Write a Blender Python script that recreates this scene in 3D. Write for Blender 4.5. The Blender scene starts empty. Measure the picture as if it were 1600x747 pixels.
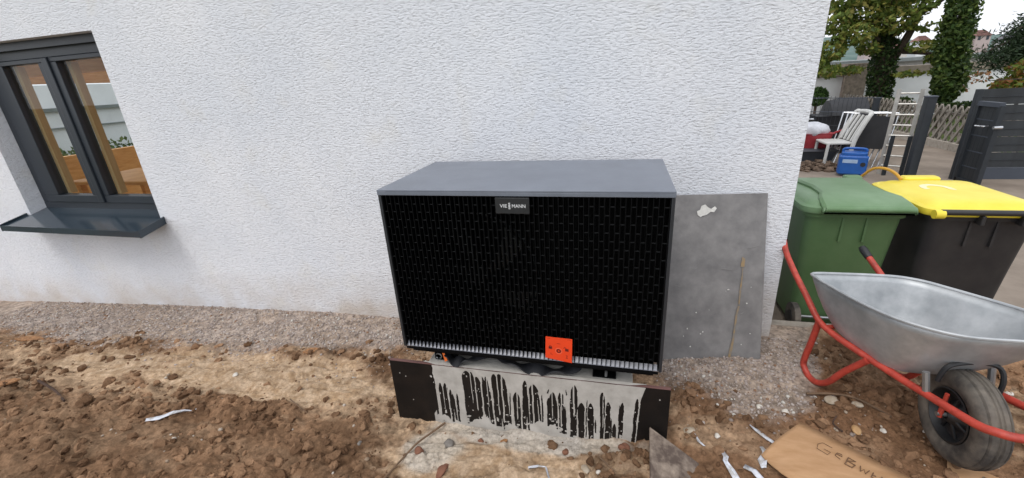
import bpy, bmesh, math, random
import numpy as np
from mathutils import Vector, Matrix

rng = np.random.default_rng(7)
random.seed(7)
SC = bpy.context.scene
COL = SC.collection
PI = math.pi
R = math.radians

# ---------------------------------------------------------------- camera
def make_camera():
    yaw, pitch, roll = 0.2660, 0.3620, -0.0615
    cy, sy, cp, sp = math.cos(yaw), math.sin(yaw), math.cos(pitch), math.sin(pitch)
    f = Vector((-sy*cp, cy*cp, -sp)); r = Vector((cy, sy, 0)); u = r.cross(f)
    cr, sr = math.cos(roll), math.sin(roll)
    r2 = cr*r + sr*u; u2 = -sr*r + cr*u
    m = Matrix(((r2.x, u2.x, -f.x, 0.3892), (r2.y, u2.y, -f.y, -2.0823), (r2.z, u2.z, -f.z, 1.1387), (0, 0, 0, 1)))
    cd = bpy.data.cameras.new('camera'); cd.sensor_width = 36; cd.lens = 36*661.9/1600
    cd.clip_start = 0.05; cd.clip_end = 3000
    cam = bpy.data.objects.new('camera', cd); cam.matrix_world = m
    COL.objects.link(cam); SC.camera = cam
make_camera()

# ---------------------------------------------------------------- sky, sun, exposure
SUN_EL, SUN_AZ = R(58), R(205)          # direction towards the sun, azimuth clockwise from +Y
w = bpy.data.worlds.new("World"); SC.world = w; w.use_nodes = True
nt = w.node_tree; nt.nodes.clear()
sky = nt.nodes.new('ShaderNodeTexSky'); sky.sky_type = 'NISHITA'; sky.sun_disc = False
sky.sun_elevation = SUN_EL; sky.sun_rotation = SUN_AZ; sky.dust_density = 4.0; sky.air_density = 1.2
hsv = nt.nodes.new('ShaderNodeHueSaturation'); hsv.inputs['Saturation'].default_value = 0.30
mix = nt.nodes.new('ShaderNodeMix'); mix.data_type = 'RGBA'; mix.inputs[0].default_value = 0.72
mix.inputs[7].default_value = (10.2, 10.5, 11.2, 1)       # overcast cloud deck over the clear sky
bg = nt.nodes.new('ShaderNodeBackground'); bg.inputs['Strength'].default_value = 0.10
wo = nt.nodes.new('ShaderNodeOutputWorld')
nt.links.new(sky.outputs[0], hsv.inputs['Color']); nt.links.new(hsv.outputs[0], mix.inputs[6])
nt.links.new(mix.outputs[2], bg.inputs[0]); nt.links.new(bg.outputs[0], wo.inputs[0])
sl = bpy.data.lights.new('sun', 'SUN'); sl.energy = 0.7; sl.angle = R(25); sl.color = (1.0, 0.96, 0.90)
so = bpy.data.objects.new('sun', sl); COL.objects.link(so)
sd = Vector((math.sin(SUN_AZ)*math.cos(SUN_EL), math.cos(SUN_AZ)*math.cos(SUN_EL), math.sin(SUN_EL)))
so.rotation_euler = sd.to_track_quat('Z', 'Y').to_euler()
SC.view_settings.view_transform = 'Standard'; SC.view_settings.look = 'None'
SC.view_settings.exposure = 0.50; SC.view_settings.gamma = 1.0
SC.cycles.max_bounces = 8; SC.cycles.transparent_max_bounces = 16

# ---------------------------------------------------------------- materials
def ramp(n, pos_cols):
    cr = n.color_ramp
    while len(cr.elements) < len(pos_cols): cr.elements.new(0.5)
    for e, (p, c) in zip(cr.elements, pos_cols):
        e.position = p; e.color = (*c, 1) if len(c) == 3 else c
def mat(name, col, rough=0.6, metal=0.0, var=0.15, scale=12, bump=0.0, bscale=60, spec=0.5, col2=None, lo=0.35, hi=0.68, stretch=(1, 1, 1), detail=6, coat=0, tint=False):
    m = bpy.data.materials.new(name); m.use_nodes = True
    t = m.node_tree; b = t.nodes['Principled BSDF']; L = t.links.new
    b.inputs['Roughness'].default_value = rough; b.inputs['Metallic'].default_value = metal
    b.inputs['Specular IOR Level'].default_value = spec; b.inputs['Coat Weight'].default_value = coat
    tc = t.nodes.new('ShaderNodeTexCoord'); mp = t.nodes.new('ShaderNodeMapping'); mp.inputs['Scale'].default_value = stretch
    L(tc.outputs['Object'], mp.inputs[0])
    n = t.nodes.new('ShaderNodeTexNoise'); n.inputs['Scale'].default_value = scale; n.inputs['Detail'].default_value = detail
    n.inputs['Roughness'].default_value = 0.62
    L(mp.outputs[0], n.inputs['Vector'])
    rp = t.nodes.new('ShaderNodeValToRGB')
    c2 = col2 if col2 else tuple(min(1, c*(1+var)) for c in col)
    c1 = col if col2 else tuple(c*(1-var) for c in col)
    ramp(rp, [(lo, c1), (hi, c2)])
    L(n.outputs['Fac'], rp.inputs[0])
    out = rp.outputs[0]
    if tint:
        a = t.nodes.new('ShaderNodeAttribute'); a.attribute_name = 'tint'
        mx = t.nodes.new('ShaderNodeMix'); mx.data_type = 'RGBA'; mx.blend_type = 'MULTIPLY'; mx.inputs[0].default_value = 1
        L(out, mx.inputs[6]); L(a.outputs['Color'], mx.inputs[7]); out = mx.outputs[2]
    L(out, b.inputs['Base Color'])
    if bump:
        n2 = t.nodes.new('ShaderNodeTexNoise'); n2.inputs['Scale'].default_value = bscale; n2.inputs['Detail'].default_value = 5
        L(mp.outputs[0], n2.inputs['Vector'])
        bp = t.nodes.new('ShaderNodeBump'); bp.inputs['Strength'].default_value = bump; bp.inputs['Distance'].default_value = 0.01
        L(n2.outputs['Fac'], bp.inputs['Height']); L(bp.outputs[0], b.inputs['Normal'])
    m['rgb'] = col
    return m

def stucco_mat():
    m = bpy.data.materials.new('white_render'); m.use_nodes = True
    t = m.node_tree; b = t.nodes['Principled BSDF']; L = t.links.new
    b.inputs['Roughness'].default_value = 0.92; b.inputs['Specular IOR Level'].default_value = 0.15
    tc = t.nodes.new('ShaderNodeTexCoord')
    mp = t.nodes.new('ShaderNodeMapping'); mp.inputs['Scale'].default_value = (1, 1, 2.6); L(tc.outputs['Object'], mp.inputs[0])
    # large soft variation
    n0 = t.nodes.new('ShaderNodeTexNoise'); n0.inputs['Scale'].default_value = 1.6; n0.inputs['Detail'].default_value = 5; L(tc.outputs['Object'], n0.inputs['Vector'])
    r0 = t.nodes.new('ShaderNodeValToRGB'); ramp(r0, [(0.3, (0.71, 0.735, 0.785)), (0.7, (0.795, 0.805, 0.835))]); L(n0.outputs['Fac'], r0.inputs[0])
    # splashed soil near the ground
    sx = t.nodes.new('ShaderNodeSeparateXYZ'); L(tc.outputs['Object'], sx.inputs[0])
    mr = t.nodes.new('ShaderNodeMapRange'); mr.inputs[1].default_value = -0.56; mr.inputs[2].default_value = -0.12; mr.inputs[3].default_value = 1; mr.inputs[4].default_value = 0
    # the ground climbs to the right: shift the splash line with x
    ma = t.nodes.new('ShaderNodeMath'); ma.operation = 'MULTIPLY'; ma.inputs[1].default_value = -0.065; L(sx.outputs['X'], ma.inputs[0])
    mb = t.nodes.new('ShaderNodeMath'); mb.operation = 'ADD'; L(sx.outputs['Z'], mb.inputs[0]); L(ma.outputs[0], mb.inputs[1])
    mc = t.nodes.new('ShaderNodeMath'); mc.operation = 'SUBTRACT'; L(mb.outputs[0], mc.inputs[0]); mc.inputs[1].default_value = 0.14
    L(mc.outputs[0], mr.inputs[0])
    n1 = t.nodes.new('ShaderNodeTexNoise'); n1.inputs['Scale'].default_value = 3.2; n1.inputs['Detail'].default_value = 7; L(tc.outputs['Object'], n1.inputs['Vector'])
    r1 = t.nodes.new('ShaderNodeValToRGB'); ramp(r1, [(0.33, (0.08, 0.08, 0.08)), (0.66, (1, 1, 1))]); L(n1.outputs['Fac'], r1.inputs[0])
    mm = t.nodes.new('ShaderNodeMath'); mm.operation = 'MULTIPLY'; L(mr.outputs[0], mm.inputs[0]); L(r1.outputs[0], mm.inputs[1])
    mx = t.nodes.new('ShaderNodeMix'); mx.data_type = 'RGBA'; L(mm.outputs[0], mx.inputs[0]); L(r0.outputs[0], mx.inputs[6]); mx.inputs[7].default_value = (0.47, 0.385, 0.30, 1)
    # faint ochre specks
    n3 = t.nodes.new('ShaderNodeTexNoise'); n3.inputs['Scale'].default_value = 4.5; n3.inputs['Detail'].default_value = 3; L(tc.outputs['Object'], n3.inputs['Vector'])
    r3 = t.nodes.new('ShaderNodeValToRGB'); ramp(r3, [(0.60, (0, 0, 0)), (0.78, (0.28, 0.28, 0.28))]); L(n3.outputs['Fac'], r3.inputs[0])
    mx2 = t.nodes.new('ShaderNodeMix'); mx2.data_type = 'RGBA'; L(r3.outputs[0], mx2.inputs[0]); L(mx.outputs[2], mx2.inputs[6]); mx2.inputs[7].default_value = (0.70, 0.67, 0.58, 1)
    L(mx2.outputs[2], b.inputs['Base Color'])
    # scraped render grain
    wn = t.nodes.new('ShaderNodeTexNoise'); wn.inputs['Scale'].default_value = 44; wn.inputs['Detail'].default_value = 3.5; wn.inputs['Roughness'].default_value = 0.62; wn.inputs['Distortion'].default_value = 0.15
    L(mp.outputs[0], wn.inputs['Vector'])
    rr = t.nodes.new('ShaderNodeValToRGB'); ramp(rr, [(0.30, (0, 0, 0)), (0.47, (0.62, 0.62, 0.62)), (0.78, (1, 1, 1))]); L(wn.outputs['Fac'], rr.inputs[0])
    fn = t.nodes.new('ShaderNodeTexNoise'); fn.inputs['Scale'].default_value = 110; fn.inputs['Detail'].default_value = 3; L(mp.outputs[0], fn.inputs['Vector'])
    ad = t.nodes.new('ShaderNodeMath'); ad.operation = 'MULTIPLY_ADD'; L(fn.outputs['Fac'], ad.inputs[0]); ad.inputs[1].default_value = 0.30; L(rr.outputs[0], ad.inputs[2])
    bp = t.nodes.new('ShaderNodeBump'); bp.inputs['Strength'].default_value = 0.85; bp.inputs['Distance'].default_value = 0.0062
    L(ad.outputs[0], bp.inputs['Height']); L(bp.outputs[0], b.inputs['Normal'])
    return m

def ground_mat():
    m = bpy.data.materials.new('bare_earth'); m.use_nodes = True
    t = m.node_tree; b = t.nodes['Principled BSDF']; L = t.links.new
    b.inputs['Roughness'].default_value = 0.95; b.inputs['Specular IOR Level'].default_value = 0.12
    a = t.nodes.new('ShaderNodeAttribute'); a.attribute_name = 'tint'
    tc = t.nodes.new('ShaderNodeTexCoord')
    n = t.nodes.new('ShaderNodeTexNoise'); n.inputs['Scale'].default_value = 70; n.inputs['Detail'].default_value = 8; n.inputs['Roughness'].default_value = 0.7; L(tc.outputs['Object'], n.inputs['Vector'])
    r = t.nodes.new('ShaderNodeValToRGB'); ramp(r, [(0.3, (0.62, 0.6, 0.58)), (0.5, (1, 1, 1)), (0.72, (1.35, 1.35, 1.35))]); L(n.outputs['Fac'], r.inputs[0])
    mx = t.nodes.new('ShaderNodeMix'); mx.data_type = 'RGBA'; mx.blend_type = 'MULTIPLY'; mx.inputs[0].default_value = 1
    L(a.outputs['Color'], mx.inputs[6]); L(r.outputs[0], mx.inputs[7]); L(mx.outputs[2], b.inputs['Base Color'])
    n2 = t.nodes.new('ShaderNodeTexNoise'); n2.inputs['Scale'].default_value = 130; n2.inputs['Detail'].default_value = 7; n2.inputs['Roughness'].default_value = 0.72; L(tc.outputs['Object'], n2.inputs['Vector'])
    bp = t.nodes.new('ShaderNodeBump'); bp.inputs['Strength'].default_value = 0.9; bp.inputs['Distance'].default_value = 0.008
    L(n2.outputs['Fac'], bp.inputs['Height']); L(bp.outputs[0], b.inputs['Normal'])
    return m

def glass_mat(name, refl=0.12, tint=(0.93, 0.96, 0.95)):
    m = bpy.data.materials.new(name); m.use_nodes = True
    t = m.node_tree; t.nodes.clear(); L = t.links.new
    o = t.nodes.new('ShaderNodeOutputMaterial'); tr = t.nodes.new('ShaderNodeBsdfTransparent'); tr.inputs[0].default_value = (*tint, 1)
    g = t.nodes.new('ShaderNodeBsdfGlossy'); g.inputs['Roughness'].default_value = 0.01
    lw = t.nodes.new('ShaderNodeLayerWeight'); pw = t.nodes.new('ShaderNodeMath'); pw.operation = 'POWER'; pw.inputs[1].default_value = 5.0; L(lw.outputs['Facing'], pw.inputs[0])
    f = t.nodes.new('ShaderNodeMath'); f.operation = 'MULTIPLY_ADD'; L(pw.outputs[0], f.inputs[0]); f.inputs[1].default_value = 0.75; f.inputs[2].default_value = 0.012
    n = t.nodes.new('ShaderNodeTexNoise'); n.inputs['Scale'].default_value = 1.5
    ad = t.nodes.new('ShaderNodeMath'); ad.operation = 'MULTIPLY_ADD'; L(n.outputs['Fac'], ad.inputs[0]); ad.inputs[1].default_value = 0.01; L(f.outputs[0], ad.inputs[2])
    mx = t.nodes.new('ShaderNodeMixShader'); L(ad.outputs[0], mx.inputs[0]); L(tr.outputs[0], mx.inputs[1]); L(g.outputs[0], mx.inputs[2]); L(mx.outputs[0], o.inputs[0])
    return m

def leaf_mat(name, trans=0.4):
    m = bpy.data.materials.new(name); m.use_nodes = True
    t = m.node_tree; t.nodes.clear(); L = t.links.new
    o = t.nodes.new('ShaderNodeOutputMaterial'); a = t.nodes.new('ShaderNodeAttribute'); a.attribute_name = 'tint'
    tc = t.nodes.new('ShaderNodeTexCoord'); n = t.nodes.new('ShaderNodeTexNoise'); n.inputs['Scale'].default_value = 9; L(tc.outputs['Object'], n.inputs['Vector'])
    r = t.nodes.new('ShaderNodeValToRGB'); ramp(r, [(0.3, (0.75, 0.75, 0.75)), (0.7, (1.25, 1.25, 1.2))]); L(n.outputs['Fac'], r.inputs[0])
    mx = t.nodes.new('ShaderNodeMix'); mx.data_type = 'RGBA'; mx.blend_type = 'MULTIPLY'; mx.inputs[0].default_value = 1
    L(a.outputs['Color'], mx.inputs[6]); L(r.outputs[0], mx.inputs[7])
    d = t.nodes.new('ShaderNodeBsdfPrincipled'); d.inputs['Roughness'].default_value = 0.55; d.inputs['Specular IOR Level'].default_value = 0.3
    tl = t.nodes.new('ShaderNodeBsdfTranslucent'); L(mx.outputs[2], d.inputs['Base Color']); L(mx.outputs[2], tl.inputs[0])
    ms = t.nodes.new('ShaderNodeMixShader'); ms.inputs[0].default_value = trans; L(d.outputs[0], ms.inputs[1]); L(tl.outputs[0], ms.inputs[2]); L(ms.outputs[0], o.inputs[0])
    return m

M = dict(
    render=stucco_mat(), earth=ground_mat(),
    anthracite=mat('anthracite_paint', (0.024, 0.030, 0.039), 0.36, var=0.1, scale=3),
    sill=mat('sill_paint', (0.030, 0.044, 0.058), 0.16, var=0.12, scale=2),
    casing=mat('casing_paint', (0.155, 0.172, 0.208), 0.36, var=0.10, scale=7, bump=0.05, bscale=500),
    casing_side=mat('casing_side_paint', (0.022, 0.024, 0.028), 0.45, var=0.1),
    black=mat('black_plastic', (0.0034, 0.0037, 0.0043), 0.5, var=0.2, spec=0.10), web=mat('web_plastic', (0.0062, 0.0067, 0.0075), 0.5, var=0.3, spec=0.15),
    black_back=mat('black_inner', (0.003, 0.0033, 0.0036), 0.7, var=0.2, spec=0.15),
    ledge=mat('ledge_sky_sheen', (0.27, 0.28, 0.32), 0.35, var=0.1),  # sky reflection on the ledge put into this pale grey
    fan=mat('fan_plastic', (0.02, 0.023, 0.026), 0.4),
    badge=mat('badge_plastic', (0.016, 0.017, 0.019), 0.5, var=0.15, scale=60),
    silver=mat('silver_print', (0.62, 0.63, 0.64), 0.35, var=0.05),
    orange=mat('orange_sticker', (0.78, 0.055, 0.008), 0.55, var=0.04),
    print_dark=mat('dark_print', (0.13, 0.006, 0.004), 0.6),
    print_pale=mat('pale_print', (0.85, 0.22, 0.12), 0.6),
    concrete=mat('pale_concrete', (0.40, 0.385, 0.355), 0.9, col2=(0.56, 0.54, 0.50), scale=9, bump=0.25, bscale=90, spec=0.2),
    cement=mat('cement_grout', (0.35, 0.33, 0.30), 0.85, col2=(0.48, 0.455, 0.42), scale=14, bump=0.15, bscale=120, spec=0.2),
    ply=mat('black_ply', (0.0075, 0.006, 0.0055), 0.5, col2=(0.020, 0.014, 0.011), scale=7, spec=0.25, bump=0.08, bscale=150, lo=0.45, hi=0.85),
    plyedge=mat('ply_edge', (0.13, 0.062, 0.055), 0.8, var=0.3, scale=25, stretch=(0.3, 4, 6)),
    strap=mat('strap_webbing', (0.012, 0.013, 0.017), 0.65, var=0.25, scale=40, stretch=(1, 1, 1)),
    tag=mat('orange_tag', (0.8, 0.16, 0.02), 0.6),
    steel=mat('grey_steel', (0.40, 0.41, 0.42), 0.35, metal=0.8, var=0.15),
    zinc=mat('galvanised_sheet', (0.34, 0.36, 0.375), 0.48, metal=0.55, col2=(0.56, 0.575, 0.585), scale=9, bump=0.08, bscale=25, lo=0.32, hi=0.72, detail=8),
    redpaint=mat('red_tube_paint', (0.25, 0.030, 0.020), 0.5, col2=(0.50, 0.060, 0.038), scale=22, lo=0.28, hi=0.60, bump=.06, bscale=120),
    rubber=mat('tyre_rubber', (0.036, 0.033, 0.031), 0.85, col2=(0.22, 0.19, 0.155), scale=8, lo=0.38, hi=0.76, bump=0.15, bscale=80),
    rim=mat('black_rim', (0.014, 0.015, 0.017), 0.45, var=0.3),
    sheet=mat('grey_panel', (0.135, 0.130, 0.130), 0.5, col2=(0.235, 0.226, 0.222), scale=11, bump=0.05, bscale=40, lo=0.34, hi=0.72, detail=12),
    rust=mat('rust_stain', (0.285, 0.20, 0.105), 0.75, col2=(0.20, 0.178, 0.15), scale=30, lo=0.4, hi=0.6),
    scuff=mat('pale_scuff', (0.20, 0.195, 0.19), 0.7, col2=(0.34, 0.33, 0.32), scale=60), plaster=mat('white_plaster', (0.62, 0.61, 0.58), 0.9, var=0.1, scale=40, bump=0.4, bscale=90),
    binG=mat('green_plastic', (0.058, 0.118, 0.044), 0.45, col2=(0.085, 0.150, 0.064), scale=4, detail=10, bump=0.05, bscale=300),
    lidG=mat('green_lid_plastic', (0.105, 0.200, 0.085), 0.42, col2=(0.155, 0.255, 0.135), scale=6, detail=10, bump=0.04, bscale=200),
    binK=mat('black_bin_plastic', (0.014, 0.014, 0.016), 0.5, col2=(0.034, 0.032, 0.031), scale=5, detail=10, bump=0.06, bscale=300),
    lidY=mat('yellow_lid_plastic', (0.78, 0.62, 0.035), 0.42, col2=(0.86, 0.73, 0.10), scale=4, detail=8), worn=mat('worn_yellow', (0.84, 0.76, 0.36), 0.6, col2=(0.86, 0.80, 0.56), scale=30),
    card=mat('brown_cardboard', (0.40, 0.232, 0.118), 0.85, col2=(0.50, 0.305, 0.170), scale=9, spec=0.2, stretch=(1, 3, 1)),
    ink=mat('felt_pen', (0.17, 0.095, 0.05), 0.8),
    platem=mat('weathered_plate', (0.085, 0.060, 0.047), 0.8, col2=(0.27, 0.215, 0.17), scale=16, lo=0.42, hi=0.66, bump=0.25, bscale=60, detail=9),
    film=mat('white_film', (0.38, 0.36, 0.34), 0.5, col2=(0.60, 0.62, 0.68), scale=35, lo=.38, hi=.55),
    stone=mat('pale_stone', (0.30, 0.235, 0.165), 0.85, col2=(0.46, 0.40, 0.32), scale=30, bump=0.2, bscale=60),
    stone_white=mat('white_stone', (0.50, 0.46, 0.40), 0.85, col2=(0.68, 0.64, 0.58), scale=30, bump=0.2, bscale=60),
    stone_ochre=mat('ochre_stone', (0.42, 0.24, 0.10), 0.8, col2=(0.50, 0.33, 0.18), scale=30, bump=0.2, bscale=60),
    stone_grey=mat('grey_stone', (0.14, 0.125, 0.11), 0.85, col2=(0.22, 0.20, 0.18), scale=30, bump=0.3, bscale=60),
    stone_red=mat('red_stone', (0.15, 0.062, 0.036), 0.9, col2=(0.22, 0.10, 0.06), scale=30, bump=0.3, bscale=60),
    clod=mat('soil_clod', (1, 1, 1), 0.97, var=0.22, scale=45, bump=0.6, bscale=120, spec=0.1, tint=True),
    pebble=mat('gravel_stone', (1, 1, 1), 0.9, var=0.15, scale=40, spec=0.2, tint=True),
    twig=mat('dry_twig', (0.16, 0.10, 0.06), 0.9, var=0.3, scale=30),
    twig_dark=mat('dark_twig', (0.06, 0.033, 0.022), 0.9, var=0.3, scale=30),
    chip=mat('orange_chip', (0.30, 0.15, 0.065), 0.95, var=0.4, scale=60, bump=.5, bscale=80),
    kerb=mat('kerb_concrete', (0.30, 0.265, 0.225), 0.9, col2=(0.40, 0.36, 0.31), scale=20, bump=0.3, bscale=80, spec=0.2),
    paving=mat('yard_paving', (0.19, 0.155, 0.125), 0.9, col2=(0.30, 0.25, 0.205), scale=2.2, bump=0.2, bscale=90, spec=0.2, detail=9),
    grass=mat('garden_grass', (0.05, 0.075, 0.022), 0.95, col2=(0.12, 0.145, 0.05), scale=6, spec=0.1, bump=0.6, bscale=50),
    terrain=mat('far_terrain', (0.10, 0.09, 0.06), 0.95, col2=(0.09, 0.11, 0.05), scale=0.08, spec=0.1),
    hill=mat('hazed_wooded_hill', (0.075, 0.125, 0.115), 0.95, col2=(0.15, 0.20, 0.185), scale=0.09, spec=0.1, detail=10),  # distance haze mixed into the bluish green of the woods
    whitewall=mat('white_wall_paint', (0.74, 0.75, 0.77), 0.9, var=0.06, scale=2, bump=0.1, bscale=60),
    coping=mat('tan_coping', (0.26, 0.22, 0.175), 0.9, var=0.15, scale=8),
    slate=mat('grey_roof', (0.20, 0.22, 0.22), 0.8, var=0.15, scale=5),
    pillar=mat('stone_pillar', (0.27, 0.22, 0.18), 0.9, var=0.3, scale=12, bump=0.4, bscale=30),
    fence=mat('fence_anthracite', (0.020, 0.025, 0.031), 0.5, var=0.12),
    strip=mat('privacy_strip', (0.024, 0.028, 0.032), 0.5, var=0.30, scale=2.5, stretch=(3, 3, 0.3)),
    plinth=mat('plinth_board', (0.055, 0.065, 0.085), 0.5, var=0.12, scale=4),
    greywood=mat('grey_wood', (0.17, 0.15, 0.125), 0.9, col2=(0.33, 0.30, 0.26), scale=8, stretch=(6, 6, 0.8)),
    bark=mat('tree_bark', (0.075, 0.055, 0.04), 0.95, var=0.4, scale=14, bump=0.8, bscale=30, stretch=(3, 3, 0.7)),
    leaf=leaf_mat('leaf_green'), needle=leaf_mat('needle_green', 0.1),
    cover=mat('grill_cover', (0.016, 0.017, 0.021), 0.6, var=0.25, scale=7, bump=0.3, bscale=9),
    chrome=mat('polished_steel', (0.62, 0.63, 0.65), 0.25, metal=0.9, var=0.05),
    whiteplastic=mat('white_plastic', (0.56, 0.56, 0.54), 0.4, var=0.06),
    textile=mat('black_textile', (0.012, 0.012, 0.014), 0.8, var=0.2),
    blue=mat('blue_plastic', (0.012, 0.095, 0.36), 0.35, var=0.12),
    bluelight=mat('blue_label', (0.33, 0.45, 0.62), 0.5, var=0.1),
    alu=mat('aluminium_ladder', (0.50, 0.49, 0.46), 0.4, metal=0.6, var=0.2, scale=9),
    tub=mat('grey_tub', (0.055, 0.062, 0.075), 0.6, var=0.2),
    redplastic=mat('red_plastic', (0.33, 0.03, 0.04), 0.5, var=0.15),
    sack=mat('pale_sack', (0.55, 0.56, 0.60), 0.7, var=0.15),
    hose=mat('orange_hose', (0.62, 0.33, 0.04), 0.5, var=0.15),
    wood=mat('oiled_wood', (0.62, 0.27, 0.062), 0.5, col2=(0.78, 0.40, 0.13), scale=5, stretch=(1, 1, 6)),
    woodlight=mat('pale_wood', (0.44, 0.26, 0.12), 0.5, col2=(0.52, 0.33, 0.165), scale=5, stretch=(6, 6, 0.8)),
    room=mat('warm_wall', (0.55, 0.42, 0.28), 0.9, var=0.08, scale=2),
    floorw=mat('wood_floor', (0.55, 0.40, 0.26), 0.5, var=0.25, scale=4, stretch=(1, 8, 1)),
    cream=mat('cream_house', (0.55, 0.52, 0.49), 0.9, var=0.06), rose=mat('hazed_rose_house', (0.47, 0.39, 0.375), 0.9, var=0.06),  # far house walls paled, distance haze put into the colour
    redroof=mat('red_tiles', (0.25, 0.135, 0.115), 0.9, var=0.2, scale=1),
    greyroof=mat('grey_tiles', (0.20, 0.20, 0.22), 0.9, var=0.2, scale=1), dark_glass=mat('dark_window', (0.03, 0.04, 0.05), 0.15),
    glass=glass_mat('window_glass'),
)

# ---------------------------------------------------------------- mesh helpers
class MB:
    def __init__(s): s.v = []; s.f = []; s.sm = []; s.n = 0
    def add(s, verts, faces, smooth=False):
        o = s.n; s.v.extend([tuple(v) for v in verts]); s.n += len(verts)
        for f in faces: s.f.append(tuple(i+o for i in f)); s.sm.append(smooth)
    def box(s, c, d, rot=None):
        x, y, z = (k/2 for k in d)
        vs = [Vector((sx*x, sy*y, sz*z)) for sx in (-1, 1) for sy in (-1, 1) for sz in (-1, 1)]
        if rot is not None: vs = [rot @ v for v in vs]
        s.add([v + Vector(c) for v in vs], [(0, 1, 3, 2), (4, 6, 7, 5), (0, 4, 5, 1), (2, 3, 7, 6), (0, 2, 6, 4), (1, 5, 7, 3)])
    def span(s, a, b): s.box([(a[i]+b[i])/2 for i in range(3)], [abs(b[i]-a[i]) for i in range(3)])
    def rbox(s, c, d, r=0.01, seg=3, rot=None):      # box with rounded vertical edges and small top chamfer
        x, y, z = (k/2 for k in d); r = min(r, x*.99, y*.99); e = min(r*.5, z*.45)
        def ring(k, zz):
            out = []
            for cx, cy, a0 in ((x-r, y-r, 0), (-x+r, y-r, PI/2), (-x+r, -y+r, PI), (x-r, -y+r, 1.5*PI)):
                for i in range(seg+1):
                    a = a0 + PI/2*i/seg; out.append((cx+(r-k)*math.cos(a), cy+(r-k)*math.sin(a), zz))
            return out
        rings = [ring(e, -z), ring(0, -z+e), ring(0, z-e), ring(e, z)]
        if rot is not None: rings = [[tuple(rot @ Vector(p)) for p in rg] for rg in rings]
        s.loft([[(p[0]+c[0], p[1]+c[1], p[2]+c[2]) for p in rg] for rg in rings], caps=True)
    def loft(s, rings, caps=True, closed=True, smooth=True):
        n = len(rings[0]); vs = [p for r in rings for p in r]; fs = []
        for i in range(len(rings)-1):
            for j in range(n if closed else n-1):
                k = (j+1) % n
                fs.append((i*n+j, i*n+k, (i+1)*n+k, (i+1)*n+j))
        if caps:
            fs.append(tuple(reversed(range(n)))); fs.append(tuple((len(rings)-1)*n+j for j in range(n)))
        s.add(vs, fs, smooth)
    def tube(s, pts, r, n=8, closed=False, smoothit=True, sub=5):
        P = [Vector(p) for p in pts]
        rad = r if isinstance(r, (list, tuple)) else [r]*len(P)
        if smoothit and len(P) > 2:
            Q = []; RR = []; m = len(P)
            for i in range(m if closed else m-1):
                p0 = P[(i-1) % m] if (closed or i > 0) else P[i]; p1 = P[i]; p2 = P[(i+1) % m]
                p3 = P[(i+2) % m] if (closed or i+2 < m) else p2
                for k in range(sub):
                    t = k/sub; Q.append(0.5*((2*p1)+(p2-p0)*t+(2*p0-5*p1+4*p2-p3)*t*t+(3*p1-p0-3*p2+p3)*t**3)); RR.append(rad[i]*(1-t)+rad[(i+1) % m]*t)
            if not closed: Q.append(P[-1]); RR.append(rad[-1])
            P, rad = Q, RR
        rings = []; up = None
        m = len(P)
        for i, p in enumerate(P):
            a = P[(i-1) % m] if (closed or i > 0) else p; b = P[(i+1) % m] if (closed or i < m-1) else p
            d = (b-a).normalized() if (b-a).length > 1e-9 else Vector((0, 0, 1))
            if up is None: up = d.orthogonal().normalized()
            up = (up - d*up.dot(d)); up = up.normalized() if up.length > 1e-6 else d.orthogonal().normalized()
            sd_ = d.cross(up)
            rings.append([tuple(p + rad[i]*(math.cos(2*PI*k/n)*up + math.sin(2*PI*k/n)*sd_)) for k in range(n)])
        if closed: rings.append(rings[0])
        s.loft(rings, caps=not closed)
    def cyl(s, a, b, r, n=16, r2=None): s.tube([a, b], [r, r if r2 is None else r2], n, smoothit=False)
    def prism(s, poly, depth):          # poly: list of 3d points (planar), depth: Vector offset
        n = len(poly); P = [Vector(p) for p in poly]; D = Vector(depth)
        s.add([*P, *[p+D for p in P]], [tuple(range(n)), tuple(reversed(range(n, 2*n)))] + [(i, i+n, (i+1) % n+n, (i+1) % n) for i in range(n)])
    def build(s, name, m, parent=None, loc=None):
        me = bpy.data.meshes.new(name); me.from_pydata(s.v, [], s.f); me.validate()
        if len(s.sm) == len(me.polygons): me.polygons.foreach_set('use_smooth', s.sm)
        bm = bmesh.new(); bm.from_mesh(me); bmesh.ops.recalc_face_normals(bm, faces=bm.faces); bm.to_mesh(me); bm.free()
        me.materials.append(m); me.set_sharp_from_angle(angle=R(38))
        return link(name, me, parent, loc)
def link(name, me, parent=None, loc=None):
    o = bpy.data.objects.new(name, me); COL.objects.link(o)
    if parent is not None:
        o.parent = parent
        # verts are in world space; cancel the offset of the chain of empties
        base = Vector((0, 0, 0)); p = parent
        while p is not None: base += Vector(p.location); p = p.parent
        o.location = -base + (Vector(loc) if loc else Vector((0, 0, 0)))
    elif loc: o.location = loc
    return o
def npmesh(name, V, F, m, parent=None, tint=None, smooth=False):
    V = np.asarray(V, np.float32); F = np.asarray(F, np.int32); k = F.shape[1]
    me = bpy.data.meshes.new(name); me.vertices.add(len(V)); me.vertices.foreach_set('co', V.ravel())
    me.loops.add(F.size); me.loops.foreach_set('vertex_index', F.ravel())
    me.polygons.add(len(F)); me.polygons.foreach_set('loop_start', np.arange(0, F.size, k, dtype=np.int32))
    me.polygons.foreach_set('use_smooth', np.full(len(F), smooth)); me.update(calc_edges=True)
    if tint is not None:
        at = me.color_attributes.new('tint', 'FLOAT_COLOR', 'POINT')
        c = np.ones((len(V), 4), np.float32); c[:, :3] = tint; at.data.foreach_set('color', c.ravel())
    me.materials.append(m)
    return link(name, me, parent)
def thing(name, label, cat, loc=(0, 0, 0), group=None):
    o = bpy.data.objects.new(name, None); COL.objects.link(o); o.location = loc; o.empty_display_size = 0.1
    return tag(o, label, cat, group)
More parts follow.
